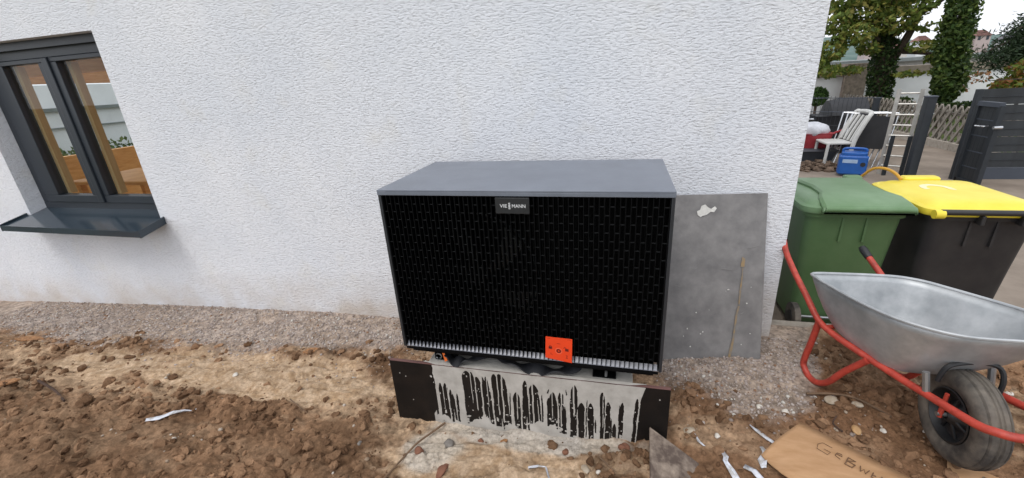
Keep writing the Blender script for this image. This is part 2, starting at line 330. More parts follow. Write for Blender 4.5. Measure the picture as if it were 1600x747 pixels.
def tag(o, label, cat, group=None):
    o['label'] = label; o['category'] = cat
    if group: o['group'] = group
    return o
def struct(o): o['kind'] = 'structure'; return o
def stuff(o): o['kind'] = 'stuff'; return o
def bevel(o, w_=0.003, seg=2):
    b = o.modifiers.new('bevel', 'BEVEL'); b.width = w_; b.segments = seg; b.limit_method = 'ANGLE'; return o

# ---------------------------------------------------------------- noise on arrays
def hsh(ix, iy, k):
    h = (ix.astype(np.int64)*374761393 + iy.astype(np.int64)*668265263 + k*1442695041) & 0x7fffffff
    h = ((h ^ (h >> 13))*1274126177) & 0x7fffffff
    return ((h ^ (h >> 16)) & 0xffff)/65535.0
def vnoise(x, y, k=0):
    ix = np.floor(x); iy = np.floor(y); fx = x-ix; fy = y-iy
    fx = fx*fx*fx*(fx*(fx*6-15)+10); fy = fy*fy*fy*(fy*(fy*6-15)+10)
    ix = ix.astype(np.int64); iy = iy.astype(np.int64)
    a = hsh(ix, iy, k); b = hsh(ix+1, iy, k); c = hsh(ix, iy+1, k); d = hsh(ix+1, iy+1, k)
    return (a*(1-fx)+b*fx)*(1-fy)+(c*(1-fx)+d*fx)*fy
def fbm(x, y, oct=4, k=0, g=0.5):
    s = 0; a = 1; t = 0
    for i in range(oct): s = s+a*vnoise(x*2**i+17.3*i, y*2**i-9.1*i, k+i); t += a; a *= g
    return s/t
def worley(x, y, k=0):
    ix = np.floor(x).astype(np.int64); iy = np.floor(y).astype(np.int64); d1 = np.full(x.shape, 9.0); idv = np.zeros(x.shape)
    for dx in (-1, 0, 1):
        for dy in (-1, 0, 1):
            cx = ix+dx; cy = iy+dy
            px = cx+hsh(cx, cy, k); py = cy+hsh(cx, cy, k+7); d = (px-x)**2+(py-y)**2
            mk = d < d1; d1 = np.where(mk, d, d1); idv = np.where(mk, hsh(cx, cy, k+13), idv)
    return np.sqrt(d1), idv
def sstep(a, b, x): t = np.clip((x-a)/(b-a), 0, 1); return t*t*(3-2*t)

# ---------------------------------------------------------------- ground
WALL_Y, CORNER_X = 0.30, 1.25
def gravel_edge(x): return np.interp(x, [-6, -4.5, -4, -3.4, -2.8, -2.3, -1.9, -1.6, -1.25, -.95, -.6, .5, .64, .77, .89, 1.01, 1.15, 1.25, 1.34, 1.45, 1.6], [-.15, -.2, -.24, -.32, -.22, -.22, -.26, -.14, -.07, -.03, .0, -.05, -.17, -.23, -.31, -.37, -.36, -.26, -.08, .22, .7])
def ground_base(x, y):
    b = np.interp(x, [-7, -5.6, -3.1, -1.8, -1.15, 0, .7, 1.25, 2.5, 4], [-.70, -.655, -.505, -.452, -.437, -.415, -.38, -.345, -.362, -.38])
    b = b - 0.02*sstep(0.0, -.4, y)*sstep(1.6, .8, np.abs(x))
    b = b + 0.10*np.exp(-(((x+2.1)/.9)**2+((y+1.15)/.33)**2))*1.0
    b = b + 0.05*sstep(.25, -.5, y)*sstep(-2.0, -4.0, x)
    b = b + 0.035*np.exp(-(((x-.95)/.35)**2+((y-.02)/.22)**2))          # gravel heaped against the panel
    return b
def zones(x, y):
    e = gravel_edge(x) + (fbm(x*5, y*5, 5, 31, .6)-.5)*.30
    gr = sstep(-.09, .10, y-e)
    cl = np.exp(-(((x+1.75)/1.15)**2+((y+.42-.03*(x+1.5))/.20)**2)**1.5)*1.35
    cl = np.maximum(cl, 1.05*np.exp(-(((x+2.7)/.8)**2+((y+.48)/.13)**2)**1.5))
    cl = np.maximum(cl, np.exp(-(((x+.05)/.55)**2+((y+.80)/.20)**2)**1.5))
    cl = cl*.92 + (fbm(x*3.2, y*7, 6, 51, .62)-.5)*1.75
    cl = sstep(.28, .72, cl)*(1-gr)
    ce = np.exp(-(((x+.02)/.56)**2+((y+.615)/.085)**2)**2)*1.0
    ce = np.maximum(ce, 1.1*np.exp(-(((x+.42)/.20)**2+((y+.75)/.14)**2)**1.5))
    ce = ce + (fbm(x*7, y*7, 4, 71)-.5)*.9
    ce = sstep(.32, .75, ce)*(1-gr)
    return gr, cl, ce
def ground_z(x, y, fine=True):
    gr, cl, ce = zones(x, y)
    z = ground_base(x, y)
    loose = (1-gr)*(1-cl)*(1-.8*ce)
    flat = 1-.9*sstep(1.25, .85, np.hypot((x-1.3)/.40, (y+.68)/.33)); loose = loose*flat
    z = z + (fbm(x*1.7, y*1.7, 3, 3)-.5)*.07*(1-.6*gr)
    if fine:
        wx = x+(fbm(x*13, y*13, 4, 5)-.5)*.10+(fbm(x*40, y*40, 3, 6)-.5)*.03; wy = y+(fbm(x*13, y*13, 4, 15)-.5)*.10+(fbm(x*40, y*40, 3, 16)-.5)*.03
        d1, i1 = worley(wx*10, wy*11, 11); d2, i2 = worley(wx*25, wy*26, 23); d3, i3 = worley(x*60+wx*9, y*60, 37)
        patch = sstep(.35, .62, fbm(x*2.2, y*3, 4, 91))
        z = z + loose*(patch*((.040+.028*sstep(-.9, -1.5, x)*sstep(-.6, -.8, y))*np.clip(1-d1*1.15, 0, 1)*(i1*.9+.1)) + .018*np.clip(1-d2*1.1, 0, 1)*i2 + .007*np.clip(1-d3*1.2, 0, 1)*i3)
        z = z + loose*((fbm(x*6, y*6, 5, 61, .6)-.5)*.060 + (fbm(x*60, y*60, 3, 62, .65)-.5)*.012)
        lay = fbm(x*4+y*2, y*22-x*3, 5, 65, .6)
        z = z + (cl+ce)*((lay-.5)*.045 - .012*sstep(.05, .0, np.abs(fbm(x*7, y*16, 4, 66)-.5)) + .004*np.clip(1-d3*1.2, 0, 1)*i3)
        z = z + gr*((fbm(x*14, y*14, 4, 67)-.5)*.016 + .005*np.clip(1-d3*1.2, 0, 1)*i3)
    return z
def gz(x, y): return float(ground_z(np.array([float(x)]), np.array([float(y)]))[0])

def build_ground():
    xs = np.concatenate([np.arange(-7.0, -4.2, .022), np.arange(-4.2, -2.6, .013), np.arange(-2.6, 2.3, .0072), np.arange(2.3, 5.0, .03)])
    ys = np.concatenate([np.arange(-2.3, -1.35, .03), np.arange(-1.35, .40, .0085), [.41, .425, .44]])
    X, Y = np.meshgrid(xs, ys, indexing='ij'); x = X.ravel(); y = Y.ravel()
    z = ground_z(x, y)
    gr, cl, ce = zones(x, y)
    n1 = fbm(x*5, y*5, 5, 101)[:, None]; n2 = sstep(.25, .75, fbm(x*30, y*30, 5, 111, .65))[:, None]; n3 = fbm(x*1.3, y*1.6, 3, 121)[:, None]
    loose = np.array([.080, .042, .022])*(1-n1)+np.array([.30, .18, .105])*n1
    loose = loose*(.60+.85*n3)*(.72+.56*n2)
    dry = sstep(.46, .68, fbm(x*2.3, y*4, 5, 131, .62))[:, None]*(.85-.62*sstep(-.66, -.86, y)*sstep(-.1, -.6, x))[:, None]; loose = loose*(1-dry)+np.array([.44, .31, .20])*(.7+.6*n2)*dry
    reddish = np.clip(1-np.abs(x-1.25)/.9, 0, 1)[:, None]
    loose = loose*(1-.55*reddish) + np.array([.205, .105, .055])*(.6+.8*n1)*(.55*reddish)
    clay = (np.array([.35, .235, .14])*(1-n2)+np.array([.54, .40, .275])*n2)*(.72+.56*n1)
    cem = np.array([.56, .47, .36])*(1-n1)+np.array([.50, .475, .44])*n1
    grav = (np.array([.36, .305, .27])*n1+np.array([.30, .225, .165])*(1-n1))*(.65+.65*n2)*1.12
    c = loose*(1-cl[:, None])+clay*cl[:, None]
    c = c*(1-ce[:, None]*.85)+cem*ce[:, None]*.85
    c = c*(1-gr[:, None])+grav*gr[:, None]
    nx, ny = len(xs), len(ys); I = np.arange(nx*ny).reshape(nx, ny)
    F = np.stack([I[:-1, :-1], I[1:, :-1], I[1:, 1:], I[:-1, 1:]], -1).reshape(-1, 4)
    struct(npmesh('ground', np.stack([x, y, z], 1), F, M['earth'], tint=c, smooth=True))
build_ground()

def ico(sub):
    bm = bmesh.new(); bmesh.ops.create_icosphere(bm, subdivisions=sub, radius=1)
    V = np.array([v.co[:] for v in bm.verts]); F = np.array([[v.index for v in f.verts] for f in bm.faces]); bm.free(); return V, F
ICO1, ICO2, ICO3 = ico(1), ico(2), ico(3)
def rots(n):
    q = rng.normal(size=(n, 4)); q /= np.linalg.norm(q, axis=1)[:, None]; a, b, c, d = q.T
    return np.stack([np.stack([1-2*(c*c+d*d), 2*(b*c-a*d), 2*(b*d+a*c)], -1), np.stack([2*(b*c+a*d), 1-2*(b*b+d*d), 2*(c*d-a*b)], -1), np.stack([2*(b*d-a*c), 2*(c*d+a*b), 1-2*(b*b+c*c)], -1)], 1)
def lumps(P, size, base, squash=.7, rough=.25):
    V0, F0 = base; n = len(P); k = len(V0)
    V = V0[None]*(1+rng.uniform(-rough, rough, (n, k, 1))); V = V*rng.uniform(.65, 1.25, (n, 1, 3))
    V = np.einsum('nij,nkj->nki', rots(n), V)*size[:, None, None]; V[:, :, 2] *= squash
    V = V+P[:, None]
    return V.reshape(-1, 3), (F0[None]+(np.arange(n)*k)[:, None, None]).reshape(-1, 3), k
def on_card(x, y):
    ins = np.zeros(np.shape(x), bool); n = len(CARD)
    for i in range(n):
        (xa, ya), (xb, yb) = CARD[i], CARD[(i+1) % n]
        ins ^= ((ya > y) != (yb > y)) & (x < (xb-xa)*(y-ya)/(yb-ya+1e-12)+xa)
    return ins
CARD = [(1.18,-.40),(.975,-.60),(1.02,-.69),(1.12,-.80),(1.30,-.95),(1.52,-.95),(1.64,-.70),(1.45,-.585),(1.32,-.495)]
def scatter():
    # soil clods
    n = 16000; x = rng.uniform(-4.2, 2.6, n); y = rng.uniform(-1.5, .25, n)
    gr, cl, ce = zones(x, y); pr = (1-gr)*(1-.88*cl)*(1-.85*ce)
    pr = pr*(.25+.75*sstep(.35, .6, fbm(x*2.2, y*3, 3, 91)))
    # nothing under the unit, the formwork and the slab
    pr[(np.abs(x) < .67) & (y > -.60)] = 0; pr[on_card(x, y)] = 0
    pr[(np.hypot(x-1.343, y+.10) < .09) | (np.hypot(x-1.745, y-.02) < .09)] = 0
    k = rng.uniform(size=n) < pr; x, y = x[k], y[k]
    s = .004+.024*rng.uniform(size=len(x))**4.0; z = ground_z(x, y)+s*.05
    V, F, kk = lumps(np.stack([x, y, z], 1), s, ICO2, .75, .10)
    # crumbly outline: push every lump by noise tied to its place
    W = V*70; dv = np.stack([fbm(W[:, 1], W[:, 2], 3, 201), fbm(W[:, 2], W[:, 0], 3, 203), fbm(W[:, 0], W[:, 1], 3, 205)], 1)-.5
    V = V+dv*1.1*np.repeat(s, kk)[:, None]
    n1 = rng.uniform(size=(len(x), 1)); c = (np.array([.095, .052, .029])*(1-n1)+np.array([.25, .150, .088])*n1)*(.65+.9*fbm(x*1.3, y*1.6, 3, 121)[:, None])*1.1
    stuff(npmesh('soil_clods', V, F, M['clod'], tint=np.repeat(c, kk, 0), smooth=False))
    # gravel strip along the wall
    n = 26000; x = np.concatenate([rng.uniform(-5, -1.0, n//2), rng.uniform(-1.0, 1.5, n//2)]); y = rng.uniform(-.45, .30, n)
    gr, cl, ce = zones(x, y); k = (rng.uniform(size=n) < np.maximum(gr, .05)) & ~((x > 1.2) & (y > .28)) & ~((np.abs(x) < .6) & (y < 0) & (y > -.55)) & ~(np.hypot(x-1.343, y+.10) < .085); x, y = x[k], y[k]
    s = .0028+.0075*rng.uniform(size=len(x))**3; z = ground_z(x, y)+s*.25
    V, F, kk = lumps(np.stack([x, y, z], 1), s, ICO1, .8, .2)
    t = rng.uniform(size=(len(x), 1)); c = np.array([.25, .20, .17])*(1-t)+np.array([.50, .435, .40])*t
    c[rng.uniform(size=len(x)) < .05] = (.58, .55, .50); c[rng.uniform(size=len(x)) < .05] = (.27, .16, .10)
    stuff(npmesh('gravel', V, F, M['pebble'], tint=np.repeat(c, kk, 0), smooth=True))
    # small pale chips scattered in the earth
    n = 900; x = rng.uniform(-3, 2.6, n); y = rng.uniform(-1.2, .2, n); gr, cl, ce = zones(x, y); k = (gr < .5) & ~((np.abs(x) < .67) & (y > -.6)) & ~on_card(x, y); k &= rng.uniform(size=n) < (.25+.75*sstep(.4, 1.2, x)); x, y = x[k], y[k]
    s = .003+.008*rng.uniform(size=len(x))**3; z = ground_z(x, y)+s*.4
    V, F, kk = lumps(np.stack([x, y, z], 1), s, ICO1, .75, .2); t = rng.uniform(size=(len(x), 1))
    stuff(npmesh('stone_chips', V, F, M['pebble'], tint=np.repeat(np.array([.30, .22, .15])*(1-t)+np.array([.58, .52, .45])*t, kk, 0), smooth=True))
scatter()

def sheet(name, a, b, z, m): o = MB(); o.add([(a[0], a[1], z), (b[0], a[1], z), (b[0], b[1], z), (a[0], b[1], z)], [(0, 1, 2, 3)]); return struct(o.build(name, m))
def holed_terrain():
    o = MB(); B = 900; hx0, hx1, hy0, hy1 = -6.9, 4.9, -2.2, .43
    o.add([(-B, -B, -.75), (B, -B, -.75), (B, B, -.75), (-B, B, -.75)], [(0, 1, 2, 3)])
    return struct(o.build('terrain', M['terrain']))
holed_terrain()
sheet('paving', (1.26, .475), (40, 40), -.452, M['paving'])
sheet('grass', (5.95, 4.9), (30, 30), -.40, M['grass'])
o = MB(); o.add([(-60, -60, -.62), (60, -60, -.62), (60, -2.29, -.62), (-60, -2.29, -.62), (-60, .3, -.74), (-6.99, .3, -.74), (-6.99, -2.29, -.62)], [(0, 1, 2, 3), (3, 6, 5, 4)]); struct(o.build('ground', M['terrain']))
for x0, x1 in ((1.262, 1.955), (1.962, 2.95), (2.957, 3.95), (3.957, 4.95)):
    o = MB(); o.rbox(((x0+x1)/2, .455, -.42), (x1-x0, .055, .16), .006); k = struct(o.build('kerb', M['kerb']))

# ---------------------------------------------------------------- house
def leaves(name, P, size, cols, m, parent, up=.3, aspect=.6):
    n = len(P); Rm = rots(n); s = size*rng.uniform(.6, 1.3, (n, 1, 1))
    q = np.array([[-1, 0, .0], [0, -aspect, .12], [1, 0, 0], [0, aspect, .12]])*.5
    V = np.einsum('nij,kj->nki', Rm, q)*s+P[:, None]
    F = np.arange(n*4).reshape(n, 4)
    i = rng.integers(0, len(cols), n); c = np.array(cols)[i]*rng.uniform(.7, 1.3, (n, 1))
    return npmesh(name, V.reshape(-1, 3), F, m, parent, tint=np.repeat(c, 4, 0))
def build_house():
    h = thing('house', 'white rendered house wall with dark framed window and open corner at the yard', 'house', (-2, .3, -.6))
    X0, X1, Z0, Z1 = -8.125, CORNER_X, -1.0, 5.2
    wx0, wx1, wz0, wz1 = -4.56, -3.09, .29, 1.602
    D = .34; y0, y1 = WALL_Y, WALL_Y+D; wf0 = wz0; wz0 = .225
    o = MB()
    def q(a, b, c, d): o.add([a, b, c, d], [(0, 1, 2, 3)])
    for (a, b, c, d) in ((X0, wx0, Z0, Z1), (wx1, X1, Z0, Z1), (wx0, wx1, Z0, wz0), (wx0, wx1, wz1, Z1)):
        q((a, y0, c), (b, y0, c), (b, y0, d), (a, y0, d)); q((a, y1, c), (b, y1, c), (b, y1, d), (a, y1, d))
    for x in (wx0, wx1): q((x, y0, wz0), (x, y1, wz0), (x, y1, wz1), (x, y0, wz1))
    for z in (wz0, wz1): q((wx0, y0, z), (wx1, y0, z), (wx1, y1, z), (wx0, y1, z))
    YB = 4.9; q((X1, y0, Z0), (X1, YB, Z0), (X1, YB, Z1), (X1, y0, Z1)); q((X0, 4.6, Z0), (X0, YB, Z0), (X0, YB, Z1), (X0, 4.6, Z1)); q((X0, y0, 1.952), (X0, 4.6, 1.952), (X0, 4.6, Z1), (X0, y0, Z1))
    for (a, b, c, d) in ((X0, -7.6, y0, YB), (-2.3, X1, y0, YB), (-7.6, -2.3, y0, .62), (-7.6, -2.3, 4.5, YB)):   # roof opening added over the room so daylight falls in
        q((a, c, Z1), (b, c, Z1), (b, d, Z1), (a, d, Z1))
    bx0, bx1, bz0, bz1 = -7.95, -2.4, -.5, 1.92          # unseen back opening added to let daylight into the room
    for (a, b, c, d) in ((X0, bx0, Z0, Z1), (bx1, X1, Z0, Z1), (bx0, bx1, Z0, bz0), (bx0, bx1, bz1, Z1)):
        q((a, YB, c), (b, YB, c), (b, YB, d), (a, YB, d))
    bmf = o
    bmf.build('wall', M['render'], h)
    # window
    wz0 = wf0
    w_ = MB(); F0, F1 = .42, .49
    w_.span((wx0, F0, wz1-.118), (wx1, F1, wz1-.001)); w_.span((wx0, F0, wz0), (wx1, F1, wz0+.07))
    w_.span((wx0, F0+.001, wz0+.07), (wx0+.085, F1, wz1-.118)); w_.span((wx1-.085, F0+.001, wz0+.07), (wx1, F1, wz1-.118))
    win = bevel(w_.build('window', M['anthracite'], h), .004)
    g = MB(); g.span((wx0, F0-.045, wz1-.055), (wx1, F0-.001, wz1-.001)); g.build('shutter_guide', M['anthracite'], win)
    for a, b in ((wx0+.086, -3.845), (-3.78, wx1-.086)):
        s = MB(); z0, z1 = wz0+.071, wz1-.119; t = .062; f0, f1 = F0-.012, F1-.01
        s.span((a, f0, z1-t+.03), (b, f1, z1)); s.span((a, f0, z0), (b, f1, z0+t)); s.span((a, f0+.001, z0+t), (a+t+.10*(a < -4), f1, z1-t+.03)); s.span((b-t, f0+.001, z0+t), (b, f1, z1-t+.03))
        sash = bevel(s.build('sash', M['anthracite'], win), .004)
        p = MB(); p.span((a+t-.005, f0+.03, z0+t-.005), (b-t+.005, f0+.034, z1-t+.035)); p.build('pane', M['glass'], win)
        wl = MB(); wl.span((a+t+.10*(a < -4)-.002, f1+.001, z0+t), (a+t+.035+.10*(a < -4), f1+.05, z1-t+.03)); wl.span((b-t-.02, f1+.001, z0+t), (b-t+.004, f1+.05, z1-t+.03)); wl.build('wood_lining', M['woodlight'], win)
    mu = MB(); mu.span((-3.844, F0-.026, wz0+.075), (-3.781, F1, wz1-.12)); bevel(mu.build('mullion', M['anthracite'], win), .005)
    sl = MB(); xs0, xs1 = -4.60, -3.045
    # sloped sheet metal sill with upstand and folded front edge, its ends skewed as it sits
    L0, L1 = -4.50, -3.0
    top = [(wx0, .42, .305), (wx1, .42, .305), (-3.075, .30, .272), (-3.0, .055, .245), (-4.52, .075, .245), (-4.60, .30, .272)]
    sl.add([*top, *[(x, y, z-.012) for x, y, z in top]], [(0, 1, 2, 3, 4, 5), (11, 10, 9, 8, 7, 6)] + [(i, i+6, (i+1) % 6+6, (i+1) % 6) for i in range(6)])
    sl.add([(-4.52, .073, .2535), (-3.0, .053, .2535), (-3.0, .053, .208), (-4.52, .073, .208), (-4.52, .081, .2535), (-3.0, .061, .2535), (-3.0, .061, .208), (-4.52, .081, .208)], [(0, 1, 2, 3), (7, 6, 5, 4), (0, 4, 5, 1), (3, 2, 6, 7), (0, 3, 7, 4), (1, 5, 6, 2)])
    sill = sl.build('sill', M['sill'], win)
    for (p0, p1, sg) in (((-3.0, .053, .205), (-3.06, .298, .232), 1), ((-4.52, .073, .205), (-4.60, .298, .232), -1)):
        e = MB(); n = .014*sg
        e.add([p0, (p0[0]+n, p0[1], p0[2]), (p1[0]+n, p1[1], p1[2]), p1, (p0[0], p0[1], p0[2]+.055), (p0[0]+n, p0[1], p0[2]+.055), (p1[0]+n, p1[1], p1[2]+.058), (p1[0], p1[1], p1[2]+.058)], [(0, 1, 2, 3), (4, 5, 6, 7), (0, 1, 5, 4), (1, 2, 6, 5), (2, 3, 7, 6), (3, 0, 4, 7)])
        e.build('sill_end_cap', M['sill'], sill if False else win)
    # room seen through the panes
    rx0, rx1, ry0, ry1, rz0, rz1 = -8.0, -2.2, y1+.002, 4.6, -.55, 1.95
    r_ = MB()
    r_.add([(rx1, ry0, rz0), (rx1, ry1, rz0), (rx1, ry1, rz1), (rx1, ry0, rz1)], [(0, 1, 2, 3)])
    for (a, b, c, d) in ((rx0, bx0, rz0, rz1), (bx1, rx1, rz0, rz1), (bx0, bx1, bz1, rz1)): r_.add([(a, ry1, c), (b, ry1, c), (b, ry1, d), (a, ry1, d)], [(0, 1, 2, 3)])
    # far wall with two glazed openings
    op = ((1.0, 1.9), (2.35, 2.90), (3.06, 3.75)); oz0, oz1 = .40, 1.46
    def fq(a, b, c, d): r_.span((rx0-.12, a, c), (rx0, b, d))
    fq(ry0, op[0][0], rz0, rz1); fq(op[0][1], op[1][0], rz0, rz1); fq(op[1][1], op[2][0], rz0, rz1); fq(op[2][1], ry1, rz0, rz1)
    for a, b in op: fq(a, b, rz0, oz0); fq(a, b, oz1, rz1)
    r_.build('room_wall', M['wood'], h)
    f_ = MB(); f_.span((-6.6, 1.15, 1.43), (-3.3, 1.25, 1.75)); f_.build('beam', M['wood'], h)
    f_ = MB(); f_.add([(rx0, ry0, rz0), (rx1, ry0, rz0), (rx1, ry1, rz0), (rx0, ry1, rz0)], [(0, 1, 2, 3)]); f_.build('room_floor', M['floorw'], h)
    for x in (-7.3, -6.0, -4.7, -3.4, -2.4):  # ceiling left out between the unseen beams to admit the added roof light
        f_ = MB(); f_.span((x-.05, ry0, rz1), (x+.05, ry1, rz1+.14)); f_.build('ceiling_beam', M['wood'], h)
    return h
build_house()
# the open back of the house: remove the far/left outer shell in front of the room windows by a courtyard wall beyond
def court():
    o = MB(); o.span((-13.2, -3, -.7), (-12.9, 10.5, 1.62)); tag(o.build('courtyard_wall', M['whitewall']), 'white wall seen through the two panes of the window', 'wall')
    n = 3000; P = np.stack([rng.uniform(-12.2, -11.6, n), rng.uniform(1, 8, n), rng.uniform(-.7, .22, n)+.12*np.sin(rng.uniform(0, 6, n))], 1)
    t = thing('courtyard_hedge', 'green hedge before the white wall seen through the window', 'hedge', (-11.9, 4.5, -.7))
    leaves('foliage', P, .12, [(.06,.10,.03),(.09,.13,.04),(.12,.15,.05)], M['leaf'], t)
    o = MB(); o.tube([(-11.9, 1, -.72), (-11.9, 4.5, -.4), (-11.9, 8, -.72)], .03, 6); o.build('stem', M['bark'], t)
    o = MB(); o.span((-12.88, -3, 1.02), (-12.82, 10.5, 1.10)); o.span((-12.88, -3, .62), (-12.84, 10.5, .65)); tag(o.build('courtyard_ledge', M['slate']), 'grey ledges on the white wall seen through the window', 'ledge')
    t = thing('dining_table', 'brown wooden table inside behind the window panes', 'table', (-6.0, 2.2, -.55))
    a = MB(); a.rbox((-6.0, 2.3, .17), (1.5, .9, .05), .02); a.build('tabletop', M['wood'], t)
    for x in (-6.65, -5.35):
        for y in (1.92, 2.68):
            l = MB(); l.span((x-.035, y-.035, -.55), (x+.035, y+.035, .144)); l.build('leg', M['wood'], t)
    t = thing('wooden_chair', 'brown wooden chair inside behind the right hand window pane', 'chair', (-5.2, 1.7, -.55))
    a = MB(); a.rbox((-5.0, 1.75, -.08), (.44, .44, .04), .02); a.build('seat', M['wood'], t)
    for x in (-5.19, -4.81):
        for y in (1.56, 1.94):
            l = MB(); l.span((x-.02, y-.02, -.55), (x+.02, y+.02, -.101)); l.build('leg', M['wood'], t)
    a = MB(); a.loft([[( -4.80+.02*math.sin(i/8*PI), 1.53+.44*i/8, z) for i in range(9)] + [(-4.77+.02*math.sin(i/8*PI), 1.53+.44*i/8, z) for i in range(8, -1, -1)] for z in (-.05, .12, .36)]); a.build('backrest', M['wood'], t)
court()

# ---------------------------------------------------------------- heat pump
def text_mesh(name, s, size, m, parent, mat4, bold=.02, ext=.0008, sx=1.0, spacing=1.0):
    cu = bpy.data.curves.new(name, 'FONT'); cu.body = s; cu.size = size; cu.offset = bold*size; cu.extrude = ext; cu.align_x = 'CENTER'; cu.align_y = 'CENTER'; cu.space_character = spacing
    o = bpy.data.objects.new(name, cu); COL.objects.link(o)
    dg = bpy.context.evaluated_depsgraph_get(); me = bpy.data.meshes.new_from_object(o.evaluated_get(dg)); bpy.data.objects.remove(o)
    me.transform(Matrix.Diagonal((sx, 1, 1, 1))); me.transform(mat4); me.materials.clear(); me.materials.append(m)
    return link(name, me, parent)
FRONT = Matrix(((1, 0, 0, 0), (0, 0, -1, 0), (0, 1, 0, 0), (0, 0, 0, 1)))     # text plane xy -> xz, facing -Y

def heat_pump():
    h = thing('heat_pump', 'large black slatted heat pump with grey top standing on the concrete plinth before the wall', 'heat pump', (0, -.3, -.10))
    HW, HH, D = .572, .748, .596
    o = MB(); o.span((-HW, -D, HH-.007), (HW, 0, HH)); o.span((-HW, -D, HH-.022), (HW, -D+.003, HH-.0072)); bevel(o.build('top_panel', M['casing'], h), .002)
    for s in (-1, 1):
        o = MB(); o.span((s*HW-s*.001, -D+.002, .0), (s*(HW-.013), -.001, HH-.0225)); bevel(o.build('side_panel', M['casing_side'], h), .002)
    o = MB(); o.span((-HW+.014, -.012, .004), (HW-.014, -.004, HH-.01)); o.build('rear_panel', M['casing_side'], h)
    o = MB(); o.span((-HW+.014, -D+.060, .004), (HW-.014, -D+.064, HH-.023)); o.build('back_plate', M['black_back'], h)
    # fan behind the left part of the grille
    f = MB(); f.tube([(-.20+.27*math.cos(a), -D+.056, .37+.27*math.sin(a)) for a in np.linspace(0, 2*PI, 33)[:-1]], .006, 6, closed=True, smoothit=False)
    for k in range(5):
        a = 2*PI*k/5+.3; pts = []
        for i in range(6):
            rr = .05+.21*i/5; aa = a+.5*i/5; pts.append([(-.20+rr*math.cos(aa-.22), -D+.058, .37+rr*math.sin(aa-.22)), (-.20+rr*math.cos(aa+.22), -D+.050, .37+rr*math.sin(aa+.22))])
        vs = [p for q in pts for p in q]; f.add(vs, [(2*i, 2*i+1, 2*i+3, 2*i+2) for i in range(5)], True)
    f.cyl((-.20, -D+.059, .37), (-.20, -D+.046, .37), .055, 20); f.build('fan', M['fan'], h)
    # grille: upright slats and the short staggered webs between them
    NS = 61; xs = np.linspace(-HW+.0165, HW-.0165, NS); y0, y1 = -D+.004, -D+.036
    sm = MB(); sm.box((0, (y0+y1)/2, (HH-.023+.004)/2), (.0030, y1-y0, HH-.027-.001)); first = None
    for i, x in enumerate(xs):
        if first is None: first = sm.build('slat', M['black'], h, (x, 0, 0)); 
        else:
            c = first.copy(); COL.objects.link(c); c.parent = h; c.location = first.location + Vector((x-xs[0], 0, 0))
    wb = MB(); g = xs[1]-xs[0]
    for i in range(NS-1):
        z = .05+(.0335 if i % 2 else 0)
        while z < HH-.04: wb.box((xs[i]+g/2, y0+.012, z), (g-.0032, .014, .0034), Matrix.Rotation(R(-14), 3, 'X')); z += .067
    stuff(wb.build('grille_webs', M['web'], h))
    o = MB(); o.add([(-HW+.0135, y0+.0035, .0045), (HW-.0135, y0+.0035, .0045), (HW-.0135, y0+.021, .020), (-HW+.0135, y0+.021, .020), (-HW+.0135, y0+.003, .0005), (HW-.0135, y0+.003, .0005), (HW-.0135, y0+.021, .0005), (-HW+.0135, y0+.021, .0005)],
                       [(0, 1, 2, 3), (4, 7, 6, 5), (0, 4, 5, 1), (2, 6, 7, 3), (0, 3, 7, 4), (1, 5, 6, 2)]); o.build('bottom_ledge', M['ledge'], h)
    o = MB(); o.span((-HW+.014, -D+.003, -.001), (HW-.014, -D+.0065, -.012)); o.build('lower_lip', M['black'], h)
    o = MB(); o.span((-HW+.03, -D+.03, -.040), (HW-.03, -.02, -.0005)); o.build('base_tray', M['black'], h)
    for x in (-.40, .345):
        o = MB(); o.span((x-.05, -.535, -.104), (x+.05, -.06, -.098)); o.span((x-.05, -.535, -.098), (x-.046, -.06, -.041)); o.span((x+.046, -.535, -.098), (x+.05, -.06, -.041)); o.span((x-.05, -.535, -.046), (x+.05, -.06, -.0405)); o.build('foot_rail', M['black'], h)
    o = MB(); o.cyl((.352, -.530, -.097), (.352, -.530, -.07), .006, 8); o.build('foot_bolt', M['steel'], h)
    # name badge
    o = MB(); o.span((-.072, -D-.006, .660), (.060, -D+.003, .722)); bd = bevel(o.build('badge', M['badge'], h), .0015)
    yb = -D-.0062; zc = .690
    text_mesh('letters', 'VIE', .0185, M['silver'], bd, Matrix.Translation((-.0395, yb, zc)) @ FRONT, .012, .0006, 1.12, 1.0)
    text_mesh('letters', 'MANN', .0185, M['silver'], bd, Matrix.Translation((.0195, yb, zc)) @ FRONT, .012, .0006, .98, 1.0)
    for dz in (-.0062, .0062): text_mesh('letter', 'S', .0165, M['silver'], bd, Matrix.Translation((-.0165, yb, zc+dz)) @ FRONT, .03, .0006, 1.05)
    # warning label hung over the grille, slightly tilted
    lab = MB(); P = [(.104, .125), (.215, .1225), (.2125, .0045), (.1005, .0200)]; yl = -D-.003
    lab.prism([(x, yl, z) for x, z in P], (0, .0015, 0)); lb = lab.build('warning_label', M['orange'], h)
    pr = MB(); yp = yl-.0004
    def lp(u, v):     # label coordinates: u right, v up
        a = Vector((P[3][0], yp, P[3][1])); b = Vector((P[2][0], yp, P[2][1])); c = Vector((P[1][0], yp, P[1][1])); d = Vector((P[0][0], yp, P[0][1]))
        return (a*(1-u)+b*u)*(1-v)+(d*(1-u)+c*u)*v
    def quad(mb, u0, v0, u1, v1): mb.prism([lp(u0, v0), lp(u1, v0), lp(u1, v1), lp(u0, v1)], (0, .0006, 0))
